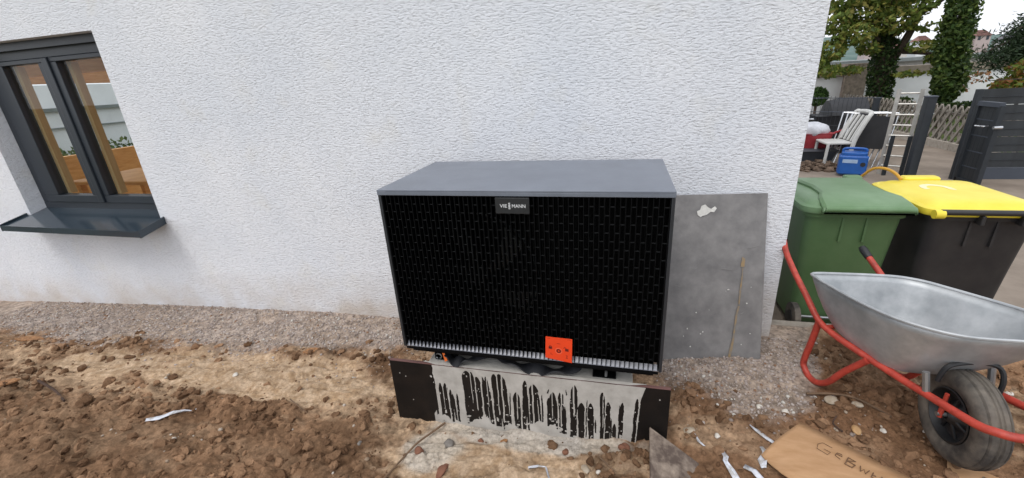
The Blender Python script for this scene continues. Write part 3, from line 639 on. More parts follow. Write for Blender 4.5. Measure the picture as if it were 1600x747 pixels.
    def ring(mb, u, v, r0, r1, a0=0, a1=2*PI, n=20):
        for i in range(n):
            a, b = a0+(a1-a0)*i/n, a0+(a1-a0)*(i+1)/n
            mb.prism([lp(u+r0*math.cos(a), v+r0*math.sin(a)), lp(u+r1*math.cos(a), v+r1*math.sin(a)), lp(u+r1*math.cos(b), v+r1*math.sin(b)), lp(u+r0*math.cos(b), v+r0*math.sin(b))], (0, .0006, 0))
    q = MB(); quad(q, .12, .46, .25, .57); ring(q, .185, .565, .035, .055, 0, PI, 8); q.build('padlock_symbol', M['print_dark'], lb)
    q = MB(); quad(q, .74, .46, .87, .57); ring(q, .735, .565, .035, .055, 0, PI, 8); q.build('padlock_symbol', M['print_dark'], lb)
    q = MB(); ring(q, .5, .42, .035, .085); q.build('ring_symbol', M['print_dark'], lb)
    for k in range(3):
        quad(pr, .77+.02*(k == 1), .16+.05*k, .85-.02*(k == 1), .18+.05*k)
    for k in range(4): quad(pr, .43+.035*k, .735, .455+.035*k, .752)
    for k in range(5): quad(pr, .82+.03*k, .955, .84+.03*k, .968)
    for k in range(3): quad(pr, .08+.03*k, .93, .10+.03*k, .943)
    for k in range(3): quad(pr, .18, .20+.035*k, .29-.03*k, .206+.035*k)
    stuff(pr.build('small_print', M['print_dark'], lb))
    p2 = MB(); ring(p2, .5, .42, .115, .128); p2.build('pale_ring', M['print_pale'], lb)
heat_pump()

def plinth():
    o = MB(); o.rbox((-.008, -.305, -.36), (.945, .51, .51), .008); tag(o.build('concrete_plinth', M['concrete']), 'pale cast concrete plinth under the heat pump', 'plinth')
    f = thing('formwork_board', 'dark plywood formwork board splashed with runs of grey cement before the plinth', 'board', (-.03, -.57, -.45))
    x0, x1 = -.675, .615
    o = MB(); o.prism([(x0, -.562, -.106), (x1, -.562, -.094), (x1+.001, -.562, -.53), (x0-.004, -.562, -.56)], (0, -.016, 0)); o.build('plywood', M['ply'], f)
    o = MB(); o.prism([(x0, -.561, -.1058), (x1, -.561, -.0938), (x1, -.561, -.0925), (x0, -.561, -.1045)], (0, -.018, 0)); o.build('raw_edge', M['plyedge'], f)
    # cement film over the middle of the top edge
    o = MB(); N = 60; a = []; b = []
    for i in range(N+1):
        x = -.50+1.02*i/N; z = -.106+.012*(x-x0)/(x1-x0)+.0045; wdt = .010+.007*vnoise(np.array([x*30]), np.array([.5]))[0]
        e = min(1, i/4, (N-i)/4)
        a.append((x, -.5625, z)); b.append((x, -.5625-.0165*max(e, .15), z-.0008))
    o.add(a+b, [(i, i+1, N+2+i, N+1+i) for i in range(N)]); o.build('cement_film', M['cement'], f)
    gaps = [(-.453,-.221,-.454,-.407,.0095),(-.422,-.204,-.422,-.409,.0165),(-.397,-.203,-.401,-.405,.0187),(-.374,-.236,-.376,-.408,.0116),(-.364,-.26,-.359,-.404,.0093),(-.342,-.256,-.344,-.409,.0092),(-.282,-.116,-.28,-.404,.0384),(-.258,-.119,-.251,-.392,.0179),(-.233,-.143,-.223,-.387,.0244),(-.205,-.139,-.197,-.376,.0154),(-.188,-.136,-.174,-.385,.0175),(-.148,-.116,-.142,-.393,.0239),(-.122,-.113,-.1,-.412,.0366),(-.077,-.21,-.081,-.408,.0054),(-.048,-.205,-.045,-.408,.0255),(-.002,-.132,-.015,-.41,.0169),(.003,-.204,.006,-.393,.0084),(.035,-.148,.033,-.368,.0309),(.057,-.201,.064,-.356,.0082),(.074,-.199,.074,-.367,.0061),(.104,-.212,.104,-.381,.0162),(.122,-.179,.124,-.384,.0222),(.138,-.219,.137,-.388,.0081),(.153,-.175,.157,-.378,.012),(.167,-.178,.169,-.382,.008),(.176,-.249,.177,-.38,.008),(.105,-.162,.1,-.183,.0078),(.182,-.155,.184,-.182,.0057),(.201,-.197,.202,-.331,.0039),(.22,-.126,.212,-.393,.0236),(.25,-.217,.248,-.406,.0234),(.274,-.197,.27,-.382,.0048),(.29,-.213,.292,-.397,.0212),(.31,-.3,.313,-.374,.0057),(.34,-.146,.34,-.401,.0152),(.364,-.195,.364,-.402,.017),(.378,-.282,.381,-.402,.0056),(.393,-.31,.394,-.407,.0131),(.413,-.204,.414,-.412,.0056),(.423,-.188,.422,-.385,.013),(.484,-.158,.477,-.405,.0128)]
    st = .0016; cx = np.arange(-.475, .525, st); cz = np.arange(-.53, -.085, st)
    X, Z = np.meshgrid(cx, cz, indexing='ij')
    wob = (fbm(X*18, Z*18, 3, 5)-.5)
    left = np.interp(Z, [-.47,-.42,-.385,-.36,-.21,-.19,-.15,-.08], [-.50,-.485,-.462,-.449,-.447,-.444,-.452,-.456])+.012*wob
    right = np.interp(Z, [-.47, -.404, -.165, -.163, -.115, -.08], [.482, .488, .498, .498, .510, .520])
    top = -.106+.012*(X-x0)/(x1-x0)-.002
    on = (X > left) & (X < right) & (Z < top)
    spl = fbm(X*55, Z*55, 3, 9)
    for a, b, c, d, wd in gaps:
        t = (b-Z)/(b-d); xc = a+(c-a)*t+wob*.006; hw = 1.28*wd/2*np.clip((b-Z)/.030, 0, 1)**.5*(1-.25*np.clip(t-.8, 0, .4))*(1+.35*(fbm(X*9+a*40, Z*12, 2, 3)-.5))
        gone = (np.abs(X-xc) < hw) & (Z < b) & (Z > d-.03)
        gone &= ~((spl > .80) & (t > .6)) & ~((fbm(X*24, Z*24, 3, 19) > .60+1.2*(1-t)) & (t > .92))
        on &= ~gone
    on |= (fbm(X*75, Z*75, 2, 77) > .84) & (X > -.47) & (X < .50) & (Z < -.13)
    for k, xd in enumerate((-.262, -.243, -.212, -.186, -.135, -.112, -.388, -.045, .030, .118, .160, .216, .345)):
        ze = -.30-.115*((k*37) % 11)/11; on |= (np.abs(X-xd-.006*(fbm(Z*14+k, Z*0+k, 2, 8)-.5)-.012*(-.2-Z)*((k*13) % 5-2)/2) < (.0014+.0009*(k % 3))*np.clip((Z-ze)/.02+.45, .45, 1)) & (Z > ze) & (Z < -.11)
    vs = []; fs = []; yf, yb = -.5798, -.5782
    for i in range(len(cx)):
        col = on[i]; j = 0
        while j < len(cz):
            if col[j]:
                k = j
                while k < len(cz) and col[k]: k += 1
                xa, xb, za, zb = cx[i], cx[i]+st, cz[j], cz[k-1]+st; n = len(vs)
                vs += [(xa, yf, za), (xb, yf, za), (xb, yf, zb), (xa, yf, zb), (xa, yb, za), (xb, yb, za), (xb, yb, zb), (xa, yb, zb)]
                fs += [(n, n+1, n+2, n+3), (n, n+3, n+7, n+4), (n+1, n+5, n+6, n+2), (n+3, n+2, n+6, n+7), (n, n+4, n+5, n+1)]
                j = k
            else: j += 1
    npmesh('cement_runs', vs, fs, M['cement'], f)
    # holes and nail marks
    nm = MB()
    for x, z in ((-.63, -.175), (-.60, -.19), (.575, -.15), (-.58, -.33)): nm.cyl((x, -.5784, z), (x, -.5794, z), .003, 8)
    nm.build('nail_heads', M['cement'], f)
plinth()

def straps():
    def ribbon(name, pts, w_, label, mt):
        o = MB(); P = [Vector(p) for p in pts]; a = []; N = 8
        Q = []
        for i in range(len(P)-1):
            p0 = P[max(0, i-1)]; p1 = P[i]; p2 = P[i+1]; p3 = P[min(len(P)-1, i+2)]
            for k in range(N):
                t = k/N; Q.append(.5*((2*p1)+(p2-p0)*t+(2*p0-5*p1+4*p2-p3)*t*t+(3*p1-p0-3*p2+p3)*t**3))
        Q.append(P[-1]); rings = []
        for i, p in enumerate(Q):
            tw = .5*math.sin(i*.35); v = Vector((0, math.cos(tw), math.sin(tw)))*w_/2; nn = Vector((0, -math.sin(tw), math.cos(tw)))*.0025
            rings.append([tuple(p-v-nn), tuple(p+v-nn), tuple(p+v+nn), tuple(p-v+nn)])
        o.loft(rings); return o.build(name, mt)
    s = ribbon('lifting_strap', [(-.42, -.50, -.045), (-.39, -.53, -.06), (-.36, -.55, -.085), (-.32, -.555, -.088), (-.28, -.55, -.075), (-.22, -.53, -.055), (-.14, -.50, -.046)], .055, '', M['strap'])
    tag(s, 'black webbing strap bulging from under the unit beside the orange tab', 'strap')
    s2 = ribbon('lifting_strap', [(-.16, -.49, -.046), (-.10, -.53, -.060), (-.02, -.545, -.083), (.06, -.55, -.090), (.14, -.545, -.084), (.22, -.53, -.066), (.27, -.50, -.046)], .060, '', M['strap'])
    tag(s2, 'black webbing strap sagging below the orange warning label', 'strap')
    o = MB(); o.prism([(-.405, -.548, -.052), (-.392, -.548, -.056), (-.378, -.556, -.088), (-.392, -.556, -.096)], (0, .004, 0)); tag(o.build('tab', M['tag']), 'small orange tab on the end of the black strap', 'tab')
    o = MB(); o.tube([(-.435+.016*math.cos(a), -.53, -.088+.014*math.sin(a)) for a in np.linspace(0, 2*PI, 13)[:-1]], .0035, 6, closed=True, smoothit=False); o.cyl((-.435, -.53, -.104), (-.435, -.53, -.10), .012, 10); tag(o.build('eye_bolt', M['steel']), 'small steel ring on the plinth at the black strap', 'ring')
straps()

# ---------------------------------------------------------------- grey panel leaning on the wall
def leaning_panel():
    t = thing('leaning_panel', 'grey stained sheet leaning against the white wall next to the heat pump', 'panel', (.75, .15, -.37))
    b0, b1 = Vector((.30, -.01, -.40)), Vector((1.138, .045, -.385)); t0, t1 = Vector((.285, .285, .485)), Vector((1.118, .286, .512))
    up = (t1-b1).normalized(); rt = (b1-b0).normalized(); nrm = rt.cross(up)*.012
    if nrm.y > 0: nrm = -nrm
    o = MB(); o.prism([b0, b1, t1, t0], nrm); bevel(o.build('sheet', M['sheet'], t), .002)
    def at(u, v): return b0*(1-u)*(1-v)+b1*u*(1-v)+t0*(1-u)*v+t1*u*v + nrm*1.06
    def blob(name, poly, m):
        q = MB(); q.prism([at(u, v) for u, v in poly], nrm*.08); q.build(name, m, t)
    def strip(pts, w0):
        pts = [(u-.02, v) for u, v in pts]
        out = [(u-w0*(1+.5*math.sin(i*2.1)), v) for i, (u, v) in enumerate(pts)] + [(u+w0*(1+.5*math.sin(i*1.3)), v) for i, (u, v) in reversed(list(enumerate(pts)))]
        return out
    blob('rust_streak', strip([(.835, .05), (.845, .10), (.855, .17), (.865, .24), (.872, .30), (.88, .36)], .006), M['rust'])
    blob('rust_streak', strip([(.882, .37), (.886, .45), (.892, .52), (.896, .58)], .0035), M['rust'])
    blob('rust_streak', [(.862, .585), (.884, .588), (.888, .635), (.870, .645)], M['rust'])
    blob('rust_streak', [(.77, .043), (.815, .047), (.815, .053), (.77, .048)], M['rust'])
    blob('plaster_smear', [(.655+(u-.735)*.72, .905+(v-.90)*.85) for u, v in ((.66, .875), (.685, .860), (.70, .868), (.735, .875), (.765, .895), (.795, .893), (.815, .918), (.80, .932), (.77, .915), (.745, .925), (.72, .945), (.69, .935), (.68, .91), (.655, .90))], M['plaster'])
    rr = random.Random(3)
    for k in range(16):     # long pale scuffs
        u, v, L_, a = rr.uniform(.46, .93), rr.uniform(.12, .95), rr.uniform(.02, .09), rr.choice((rr.uniform(-.35, .5), rr.uniform(1.2, 1.9)))
        du, dv, w0 = L_*math.cos(a), L_*math.sin(a)*.8, rr.uniform(.0006, .0018)
        if u+du < .97: blob('scuff', [(u, v), (u+du*.5, v+dv*.5-w0), (u+du, v+dv), (u+du*.5, v+dv*.5+w0)], M['scuff'])
    for k in range(14):
        u, v, s = rr.uniform(.5, .95), rr.uniform(.1, .5), rr.uniform(.002, .0055)
        blob('plaster_speck', [(u+s*math.cos(a)*rr.uniform(.6, 1.2), v+s*math.sin(a)*rr.uniform(.6, 1.2)) for a in np.linspace(0, 2*PI, 7)[:-1]], M['plaster'])
leaning_panel()

# ---------------------------------------------------------------- bins
def rrect(cx, cy, w_, d, r, z, n=5):
    out = []
    for sx, sy, a0 in ((1, 1, 0), (-1, 1, PI/2), (-1, -1, PI), (1, -1, 1.5*PI)):
        for i in range(n+1):
            a = a0+PI/2*i/n; out.append((cx+sx*(w_/2-r)+r*math.cos(a), cy+sy*(d/2-r)+r*math.sin(a), z))
    return out
def wheelie_bin(cx, yr, zb, mb, ml, label, hinge_bar):
    t = thing('wheelie_bin', label, 'bin', (cx, yr+.3, zb), 'wheeled rubbish bins behind the barrow')
    H = .80
    o = MB(); cyb = yr+.04
    secs = [(.405, .44, .055, .03, .06), (.41, .45, .055, .10, .055), (.44, .50, .05, .45, .035), (.465, .555, .05, .735, .01), (.468, .56, .05, .755, .008)]
    rings = []
    for w_, d, r, z, off in secs: rings.append(rrect(cx, yr+off+d/2, w_, d, r, zb+z))
    o.loft(rings, caps=True)
    rings = [rrect(cx, yr+.005+.57/2, .50, .59, .06, zb+z) for z in (.748, .758)] + [rrect(cx, yr+.005+.57/2, .505, .595, .06, zb+z) for z in (.766, .782)]
    o.loft(rings)
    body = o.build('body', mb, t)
    for x in (-.055, .06):
        r_ = MB(); r_.span((cx+x-.006, yr+.006, zb+.60), (cx+x+.006, yr+.03, zb+.745)); r_.build('rib', mb, body)
    # lid: shallow dome with rolled rim
    l = MB(); yc = yr+.30
    rings = [rrect(cx, yc, .53, .63, .07, zb+.772), rrect(cx, yc, .54, .64, .075, zb+.782), rrect(cx, yc, .535, .635, .075, zb+.806), rrect(cx, yc, .50, .60, .07, zb+.815), rrect(cx, yc, .485, .585, .065, zb+.812), rrect(cx, yc, .43, .52, .06, zb+.832), rrect(cx, yc, .30, .38, .05, zb+.838)]
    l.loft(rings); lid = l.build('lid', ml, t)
    # raised hood over the hinge, widening to the back
    if not hinge_bar:
        q = MB(); P = []
        for (y, hw, z) in ((yr-.045, .215, .795), (yr-.054, .218, .808), (yr-.045, .218, .826), (yr+.01, .215, .842), (yr+.07, .205, .856), (yr+.16, .170, .862), (yr+.30, .165, .862), (yr+.50, .20, .858), (yr+.57, .195, .844)):
            P.append([(cx+.03-hw, y, zb+.79), (cx+.03-hw, y, zb+z-.012), (cx+.03-hw+.015, y, zb+z), (cx+.03+hw-.015, y, zb+z), (cx+.03+hw, y, zb+z-.012), (cx+.03+hw, y, zb+.79)])
        q.loft(P, caps=True, smooth=False); bevel(q.build('hood', ml, lid), .006, 3)
        q = MB(); q.cyl((cx-.178, yr-.043, zb+.808), (cx+.24, yr-.043, zb+.808), .0165, 14); q.build('handle', ml, lid)
        q = MB(); q.rbox((cx+.22, yr+.62, zb+.83), (.10, .07, .03), .02); q.build('grip', ml, lid)
    else:
        q = MB(); q.cyl((cx-.225, yr-.035, zb+.803), (cx+.235, yr-.036, zb+.803), .0150, 14); q.build('handle', mb, t)
        for x in (-.235,):
            q = MB(); q.cyl((cx+x-.02, yr-.035, zb+.792), (cx+x+.022, yr-.035, zb+.792), .024, 16); q.build('hinge_cap', ml, lid)
        for x in (-.04, .13):
            q = MB(); q.rbox((cx+x, yr-.032, zb+.802), (.016, .03, .022), .005); q.rbox((cx+x, yr-.02, zb+.76), (.018, .05, .05), .006); q.build('hinge', mb, t)
        q = MB(); q.rbox((cx+.02, yr+.63, zb+.818), (.20, .075, .05), .02); q.build('grip', ml, lid)
        m_ = MB()
        pts = [(cx-.05+.075*math.cos(a), yr+.33+.10*math.sin(a), zb+.8386) for a in np.linspace(-.4, 3.4, 18)]
        inn = [(cx-.05+.045*math.cos(a), yr+.33+.06*math.sin(a), zb+.8386) for a in np.linspace(3.4, -.4, 18)]
        m_.prism(pts+inn, (0, 0, .0012)); m_.build('worn_mark', M['worn'], lid)
    for s in (-1, 1):
        q = MB(); x = cx+s*.200; q.tube([(x-s*.018, yr+.03, zb+.085), (x-s*.016, yr+.03, zb+.085), (x+s*.016, yr+.03, zb+.085), (x+s*.018, yr+.03, zb+.085)], [.070, .085, .085, .070], 24, smoothit=False)
        wl = q.build('wheel', M['rubber'], t)
        q = MB(); q.cyl((x-s*.0185, yr+.03, zb+.085), (x+s*.0215, yr+.03, zb+.085), .036, 16); q.build('hub', M['rim'], wl)
    q = MB(); q.cyl((cx-.17, yr+.03, zb+.085), (cx+.17, yr+.03, zb+.085), .009, 10); q.build('axle', M['steel'], t)
wheelie_bin(1.665, .555, -.445, M['binG'], M['lidG'], 'green wheeled bin with green lid beside the house corner', False)
wheelie_bin(2.235, .535, -.445, M['binK'], M['lidY'], 'black wheeled bin with a yellow lid behind the wheelbarrow tray', True)
o = MB(); o.tube([(1.99, 1.30, .36), (2.02, 1.24, .43), (2.055, 1.18, .447), (2.085, 1.12, .432), (2.10, 1.06, .402)], .009, 8); tag(o.build('hose', M['hose']), 'short orange hose loop over the gap between the two bin lids', 'hose')

# ---------------------------------------------------------------- wheelbarrow
BA = Vector((.28, -.96, 0)); BBx = Vector((.96, .28, 0)); BO = Vector((1.228, .282, 0))
def bp_(s, o_, z): v = BO+BA*s+BBx*o_; return (v.x, v.y, z)
def wheelbarrow():
    t = thing('wheelbarrow', 'galvanised tray wheelbarrow with red tube frame and black wheel by the bins', 'wheelbarrow', bp_(.6, .2, -.35))
    rim = [(.245,.0,.178),(.30,-.022,.181),(.40,-.024,.184),(.52,-.022,.188),(.66,-.005,.195),(.76,.045,.198),(.83,.12,.20),(.885,.22,.212),(.915,.32,.218),(.89,.45,.205),(.79,.545,.185),(.64,.55,.168),(.53,.515,.163),(.43,.474,.160),(.36,.435,.160),(.31,.37,.162),(.285,.28,.166),(.255,.12,.172)]
    floor = [(.365,.05,-.022),(.425,.036,-.040),(.50,.042,-.052),(.57,.055,-.058),(.63,.06,-.058),(.68,.085,-.055),(.71,.13,-.05),(.73,.19,-.045),(.735,.26,-.045),(.725,.33,-.045),(.69,.385,-.05),(.63,.405,-.055),(.58,.41,-.055),(.53,.41,-.052),(.46,.40,-.046),(.40,.37,-.036),(.365,.30,-.028),(.352,.16,-.022)]
    n = len(rim)
    def dense(L): # smooth closed loop
        out = []
        for i in range(n):
            p0, p1, p2, p3 = (Vector(L[(i+k) % n]) for k in (-1, 0, 1, 2))
            for k in range(4):
                u = k/4; out.append(.5*((2*p1)+(p2-p0)*u+(2*p0-5*p1+4*p2-p3)*u*u+(3*p1-p0-3*p2+p3)*u**3))
        return out
    A, B = dense(rim), dense(floor); C_ = sum(B, Vector())/len(B)
    rings = []
    for f in (0, .12, .35, .6, .82, .93): rings.append([tuple(bp_(*(a*(1-f)+b*f + Vector((0, 0, -.022*math.sin(PI*f)))))) for a, b in zip(A, B)])
    for f in (.0, .12, .5, .95): rings.append([tuple(bp_(*(b*(1-f)+C_*f + Vector((0, 0, -.012*min(1, f*6)))))) for b in B])
    o = MB(); o.loft(rings, caps=False); m = len(A); last = (len(rings)-1)*m
    o.f.append(tuple(last+j for j in range(m))); o.sm.append(True)
    tr = o.build('tray', M['zinc'], t); sd_ = tr.modifiers.new('thickness', 'SOLIDIFY'); sd_.thickness = .0025
    o = MB(); o.tube([bp_(p.x, p.y, p.z+.001) for p in A], .0065, 7, closed=True, smoothit=False); o.build('rolled_rim', M['zinc'], tr)
    # frame
    left0 = [(.0,0,.2),(.12,0,.126),(.237,0,.049),(.335,0,-.022),(.42,.012,-.047),(.52,.035,-.06),(.61,.058,-.07),(.733,.08,-.074),(.841,.082,-.062),(.978,.078,-.043),(1.028,.088,-.029),(1.062,.125,-.024),(1.078,.205,-.018)]
    right = [(s+(0.03 if s < .3 else 0), .41-o_+.01*(s < .3), z-(.012 if s < .3 else 0)) for s, o_, z in left0]
    left = [(-.10,.064,.262),(.0,.022,.2),(.12,.004,.126)]+left0[2:]
    pts = left+[right[i] for i in range(len(right)-2, -1, -1)]
    o = MB(); o.tube([bp_(*p) for p in pts], .0145, 10); o.build('frame', M['redpaint'], t)
    for P in (left, right):
        a, b = Vector(P[0]), Vector(P[1]); d = (a-b).normalized()
        g = MB(); g.tube([bp_(*(a+d*.012)), bp_(*(a-d*.005)), bp_(*(a-d*.055))], [.015, .019, .018], 12, smoothit=False); g.build('grip', M['rim'], t)
    for oo in (0, .415):
        L_ = [(.343,oo,-.027),(.326,oo,-.15),(.306,oo,-.275),(.318,oo,-.312),(.36,oo,-.336),(.411,oo,-.328),(.461,oo+(.008 if oo == 0 else -.008),-.286),(.52,oo+(.018 if oo == 0 else -.018),-.18),(.588,oo+(.04 if oo == 0 else -.04),-.072)]
        g = MB(); g.tube([bp_(*p) for p in L_], .0145, 10); g.build('leg', M['redpaint'], t)
    g = MB(); g.cyl(bp_(.375, .005, -.04), bp_(.375, .408, -.04), .011, 10); g.build('crossbar', M['redpaint'], t)
    # struts
    for oo, o2 in ((.080, .084), (.335, .332)):
        g = MB(); a = Vector(bp_(.782, oo, .018)); b = Vector(bp_(.802, o2, -.064)); g.tube([a, b], .0115, 8, smoothit=False); g.build('strut', M['steel'], t)
    g = MB(); g.tube([bp_(*p) for p in ((.79,.125,-.02),(.795,.14,.045),(.80,.20,.062),(.81,.26,.062),(.83,.30,.05),(.85,.305,.0),(.86,.285,-.09))], .0085, 8); g.build('bracket', M['rim'], t)
    # wheel
    wc = Vector(bp_(.838, .212, -.155)); ax = (Matrix.Rotation(R(-17), 3, 'Z') @ BBx).normalized()
    def ringp(r_, off, n_=48):
        u = Vector((0, 0, 1)); v = ax.cross(u)
        r_ = r_*.95; return [tuple(wc+ax*off+r_*(math.cos(2*PI*k/n_)*u+math.sin(2*PI*k/n_)*v)) for k in range(n_)]
    prof = [(.105,-.034),(.118,-.044),(.150,-.050),(.170,-.047),(.183,-.039),(.1865,-.033),(.1825,-.030),(.190,-.026),(.193,-.012),(.1885,-.009),(.1885,-.004),(.194,-.001),(.194,.001),(.1885,.004),(.1885,.009),(.193,.012),(.190,.026),(.1825,.030),(.1865,.033),(.183,.039),(.170,.047),(.150,.050),(.118,.044),(.105,.034)]
    o = MB(); o.loft([ringp(r_, f) for r_, f in prof], caps=False); wl = o.build('wheel', M['rubber'], t)
    prof = [(.105,-.034),(.110,-.043),(.104,-.045),(.098,-.036),(.090,-.018),(.062,-.012),(.040,-.026),(.028,-.042),(.016,-.050),(.015,.050),(.028,.042),(.040,.026),(.062,.012),(.090,.018),(.098,.036),(.104,.045),(.110,.043),(.105,.034)]
    o = MB(); o.loft([ringp(r_, f, 32) for r_, f in prof], caps=False); rm = o.build('rim', M['rim'], wl)
    o = MB()
    for k in range(7):
        a = 2*PI*k/7; u = Vector((0, 0, 1)); v = ax.cross(u)
        for sg in (-1, 1):
            c = wc+ax*sg*.018; d = math.cos(a)*u+math.sin(a)*v; o.tube([c+d*.03+ax*sg*.012, c+d*.094], .0055, 6, smoothit=False)
    o.build('spokes', M['rim'], wl)
    o = MB(); o.cyl(wc-ax*.078, wc+ax*.078, .008, 10); o.build('axle', M['steel'], t)
    for sg in (-1, 1):
        o = MB(); c = wc+ax*sg*.066; o.tube([c+Vector((0, 0, -.012)), c+Vector((0, 0, .095))], [.009, .007], 8, smoothit=False); o.build('axle_bracket', M['redpaint'], t)
wheelbarrow()

# ---------------------------------------------------------------- loose things on the earth
def litter():
    # weathered plate propped on the board
    o = MB(); T = Vector((.540, -.588, -.298)); Rr = Vector((.955, -.742, -.485)); Lf = Vector((.532, -1.02, -.455))
    nrm = (Rr-T).cross(Lf-T).normalized()
    if nrm.z < 0: nrm = -nrm
    o.prism([T, Rr, Rr+Vector((-.1, -.35, -.02)), Lf], nrm*.010); tag(o.build('weathered_plate', M['platem']), 'rusty brown weathered plate with its corner propped on the dark board', 'plate')
    # cardboard
    out = CARD
    def cz(x, y): return -.333+.007*math.sin(x*9+y*4)-.03*(x-1.2)-.02*math.exp(-((x-.985)**2+(y+.62)**2)/.004)
    bm = bmesh.new(); vs = [bm.verts.new((x, y, 0)) for x, y in out]; bm.faces.new(vs); bmesh.ops.triangulate(bm, faces=bm.faces); bmesh.ops.subdivide_edges(bm, edges=bm.edges, cuts=7, use_grid_fill=True)
    for v in bm.verts: v.co.z = cz(v.co.x, v.co.y)
    me = bpy.data.meshes.new('cardboard'); bm.to_mesh(me); bm.free(); me.materials.append(M['card'])
    for p in me.polygons: p.use_smooth = True
    t = thing('cardboard_sheet', 'torn flat brown cardboard with handwriting lying before the wheelbarrow', 'cardboard', (1.25, -.6, -.38))
    c = link('sheet', me, t); s = c.modifiers.new('t', 'SOLIDIFY'); s.thickness = .005
    e1 = Vector((.455, -.30, 0)).normalized(); e2 = Vector((.30, .455, 0)).normalized()
    wr = MB(); org = Vector((1.185, -.545, 0))
    def stroke(pl, w_=.0012):
        P = []
        for u, v in pl: q = org+e1*u+e2*v; P.append((q.x, q.y, cz(q.x, q.y)+.0035))
        wr.tube(P, w_, 5, smoothit=False)
    stroke([(.045,.050),(.012,.052),(.0,.03),(.004,.0),(.04,-.004),(.046,.018),(.024,.018)])
    stroke([(.062,.028),(.082,.028),(.078,.04),(.064,.036),(.062,.015),(.08,.008)], .0016)
    stroke([(.098,-.004),(.10,.042),(.123,.040),(.10,.020),(.126,.018),(.12,-.004),(.098,-.004)], .0024)
    stroke([(.14,.03),(.145,.0),(.153,.02),(.16,0.),(.168,.03)], .0018)
    stroke([(.18,.03),(.178,.0),(.196,.0)], .002); stroke([(.178,.016),(.19,.016)], .002); stroke([(.205,.03),(.205,.0)], .002); stroke([(.205,.03),(.225,.0)], .002); stroke([(.225,.03),(.225,.0)], .002)
    wr.build('handwriting', M['ink'], t)
    o = MB(); o.prism([(1.665,-.475,-.352),(1.60,-.60,-.375),(1.70,-.80,-.37),(1.95,-.80,-.362),(1.79,-.55,-.352)], (0, 0, .004)); tag(o.build('cardboard_scrap', M['card']), 'small brown cardboard corner poking in beside the barrow wheel', 'cardboard')
    # film scraps
    def scrap(pts, label, wv=.006):
        o = MB(); n = len(pts); N = 6; A = []; rr = random.Random(len(label))
        for i, (x, y, w_) in enumerate(pts):
            nx, ny = (pts[min(i+1, n-1)][0]-pts[max(i-1, 0)][0]), (pts[min(i+1, n-1)][1]-pts[max(i-1, 0)][1]); l = math.hypot(nx, ny); nx, ny = -ny/l, nx/l
            w_ = w_*.72; A.append([(x+nx*w_*k, y+ny*w_*k, max(gz(x, y), gz(x+nx*w_*k, y+ny*w_*k))+.006+rr.uniform(0, wv)) for k in (-1, -.3, .4, 1)])
        vs = [p for q in A for p in q]; fs = [(4*i+j, 4*i+j+1, 4*i+j+5, 4*i+j+4) for i in range(n-1) for j in range(3)]
        o.add(vs, fs, True); b = o.build('plastic_scrap', M['film']); b.modifiers.new('t', 'SOLIDIFY').thickness = .0012
        return tag(b, label, 'plastic scrap', 'white plastic scraps on the earth')
    scrap([(.975,-.43,.003),(1.0,-.455,.012),(1.03,-.49,.011),(1.055,-.52,.009)], 'white plastic strip lying along the torn edge of the cardboard')
    scrap([(.735,-.525,.002),(.75,-.55,.008),(.765,-.59,.006)], 'small curled white plastic loop beside the weathered plate')
    scrap([(.83,-.60,.008),(.84,-.63,.014),(.83,-.66,.014),(.85,-.70,.016),(.87,-.76,.018)], 'long white plastic shred between the plate and the cardboard', .01)
    scrap([(.99,-.55,.010),(1.0,-.585,.02),(.975,-.62,.022),(.97,-.66,.012)], 'crumpled white film at the tip of the cardboard', .015)
    scrap([(.90,-.66,.012),(.93,-.68,.02),(.95,-.72,.02)], 'pale plastic flake in the earth next to the cardboard tip', .012)
    scrap([(-1.94,-.905,.012),(-1.89,-.875,.022),(-1.85,-.83,.02),(-1.815,-.80,.010),(-1.79,-.775,.008),(-1.77,-.75,.004)], 'pale torn plastic film lying alone on the dark loose earth', .012)
    scrap([(.05,-.80,.004),(.085,-.765,.006),(.12,-.775,.006),(.14,-.82,.005)], 'clear bent plastic strip on the clay in front of the board', .02)
    # stones
    def rock(x, y, s, m, label, sq=.7, cat='stone', name='stone', up=.25, ax=(1, 1, 1)):
        V0, F0 = ICO3; k = np.random.default_rng(int(abs(x*1000)+abs(y*777)))
        d = V0*np.array(ax); ph = k.uniform(0, 6, 9)
        rr = 1+.16*np.sin(V0[:, 0]*2.1+ph[0]+V0[:, 1]*1.3)+.13*np.sin(V0[:, 1]*2.7+ph[1]+V0[:, 2]*1.9)+.10*np.sin(V0[:, 2]*3.3+ph[2]+V0[:, 0]*2.2)+.04*np.sin(V0[:, 0]*7+ph[3])*np.sin(V0[:, 1]*8+ph[4])
        for q in range(5):   # flat facets
            nv = k.normal(size=3); nv /= np.linalg.norm(nv); h = V0@nv; rr = np.where(h > .72, rr*(.72/np.maximum(h, .72))**.8, rr)
        V = d*rr[:, None]*s; a = k.uniform(0, 6); V = V@np.array([[math.cos(a), -math.sin(a), 0], [math.sin(a), math.cos(a), 0], [0, 0, 1]]); V[:, 2] *= sq
        ob = npmesh(name, V, F0, m, smooth=True); ob.location = (x, y, gz(x, y)+s*up); return tag(ob, label, cat, 'loose stones on the earth')
    rock(-.35,-.70,.026,M['stone_grey'],'largest grey brown stone on the pale clay before the board',.85)
    rock(.285,-.745,.017,M['stone'],'smooth beige pebble on the clay near the weathered plate',.75,ax=(1.3,1,1))
    rock(.335,-.755,.011,M['stone_white'],'bright white pebble touching the smooth beige pebble')
    rock(.61,-.60,.011,M['stone_white'],'pale angular stone behind the weathered plate')
    rock(.715,-.50,.020,M['stone'],'tan flat stone just past the end of the board',.6,ax=(1.4,1,1))
    rock(.835,-.50,.013,M['stone_white'],'round white pebble between the board and the plastic strip')
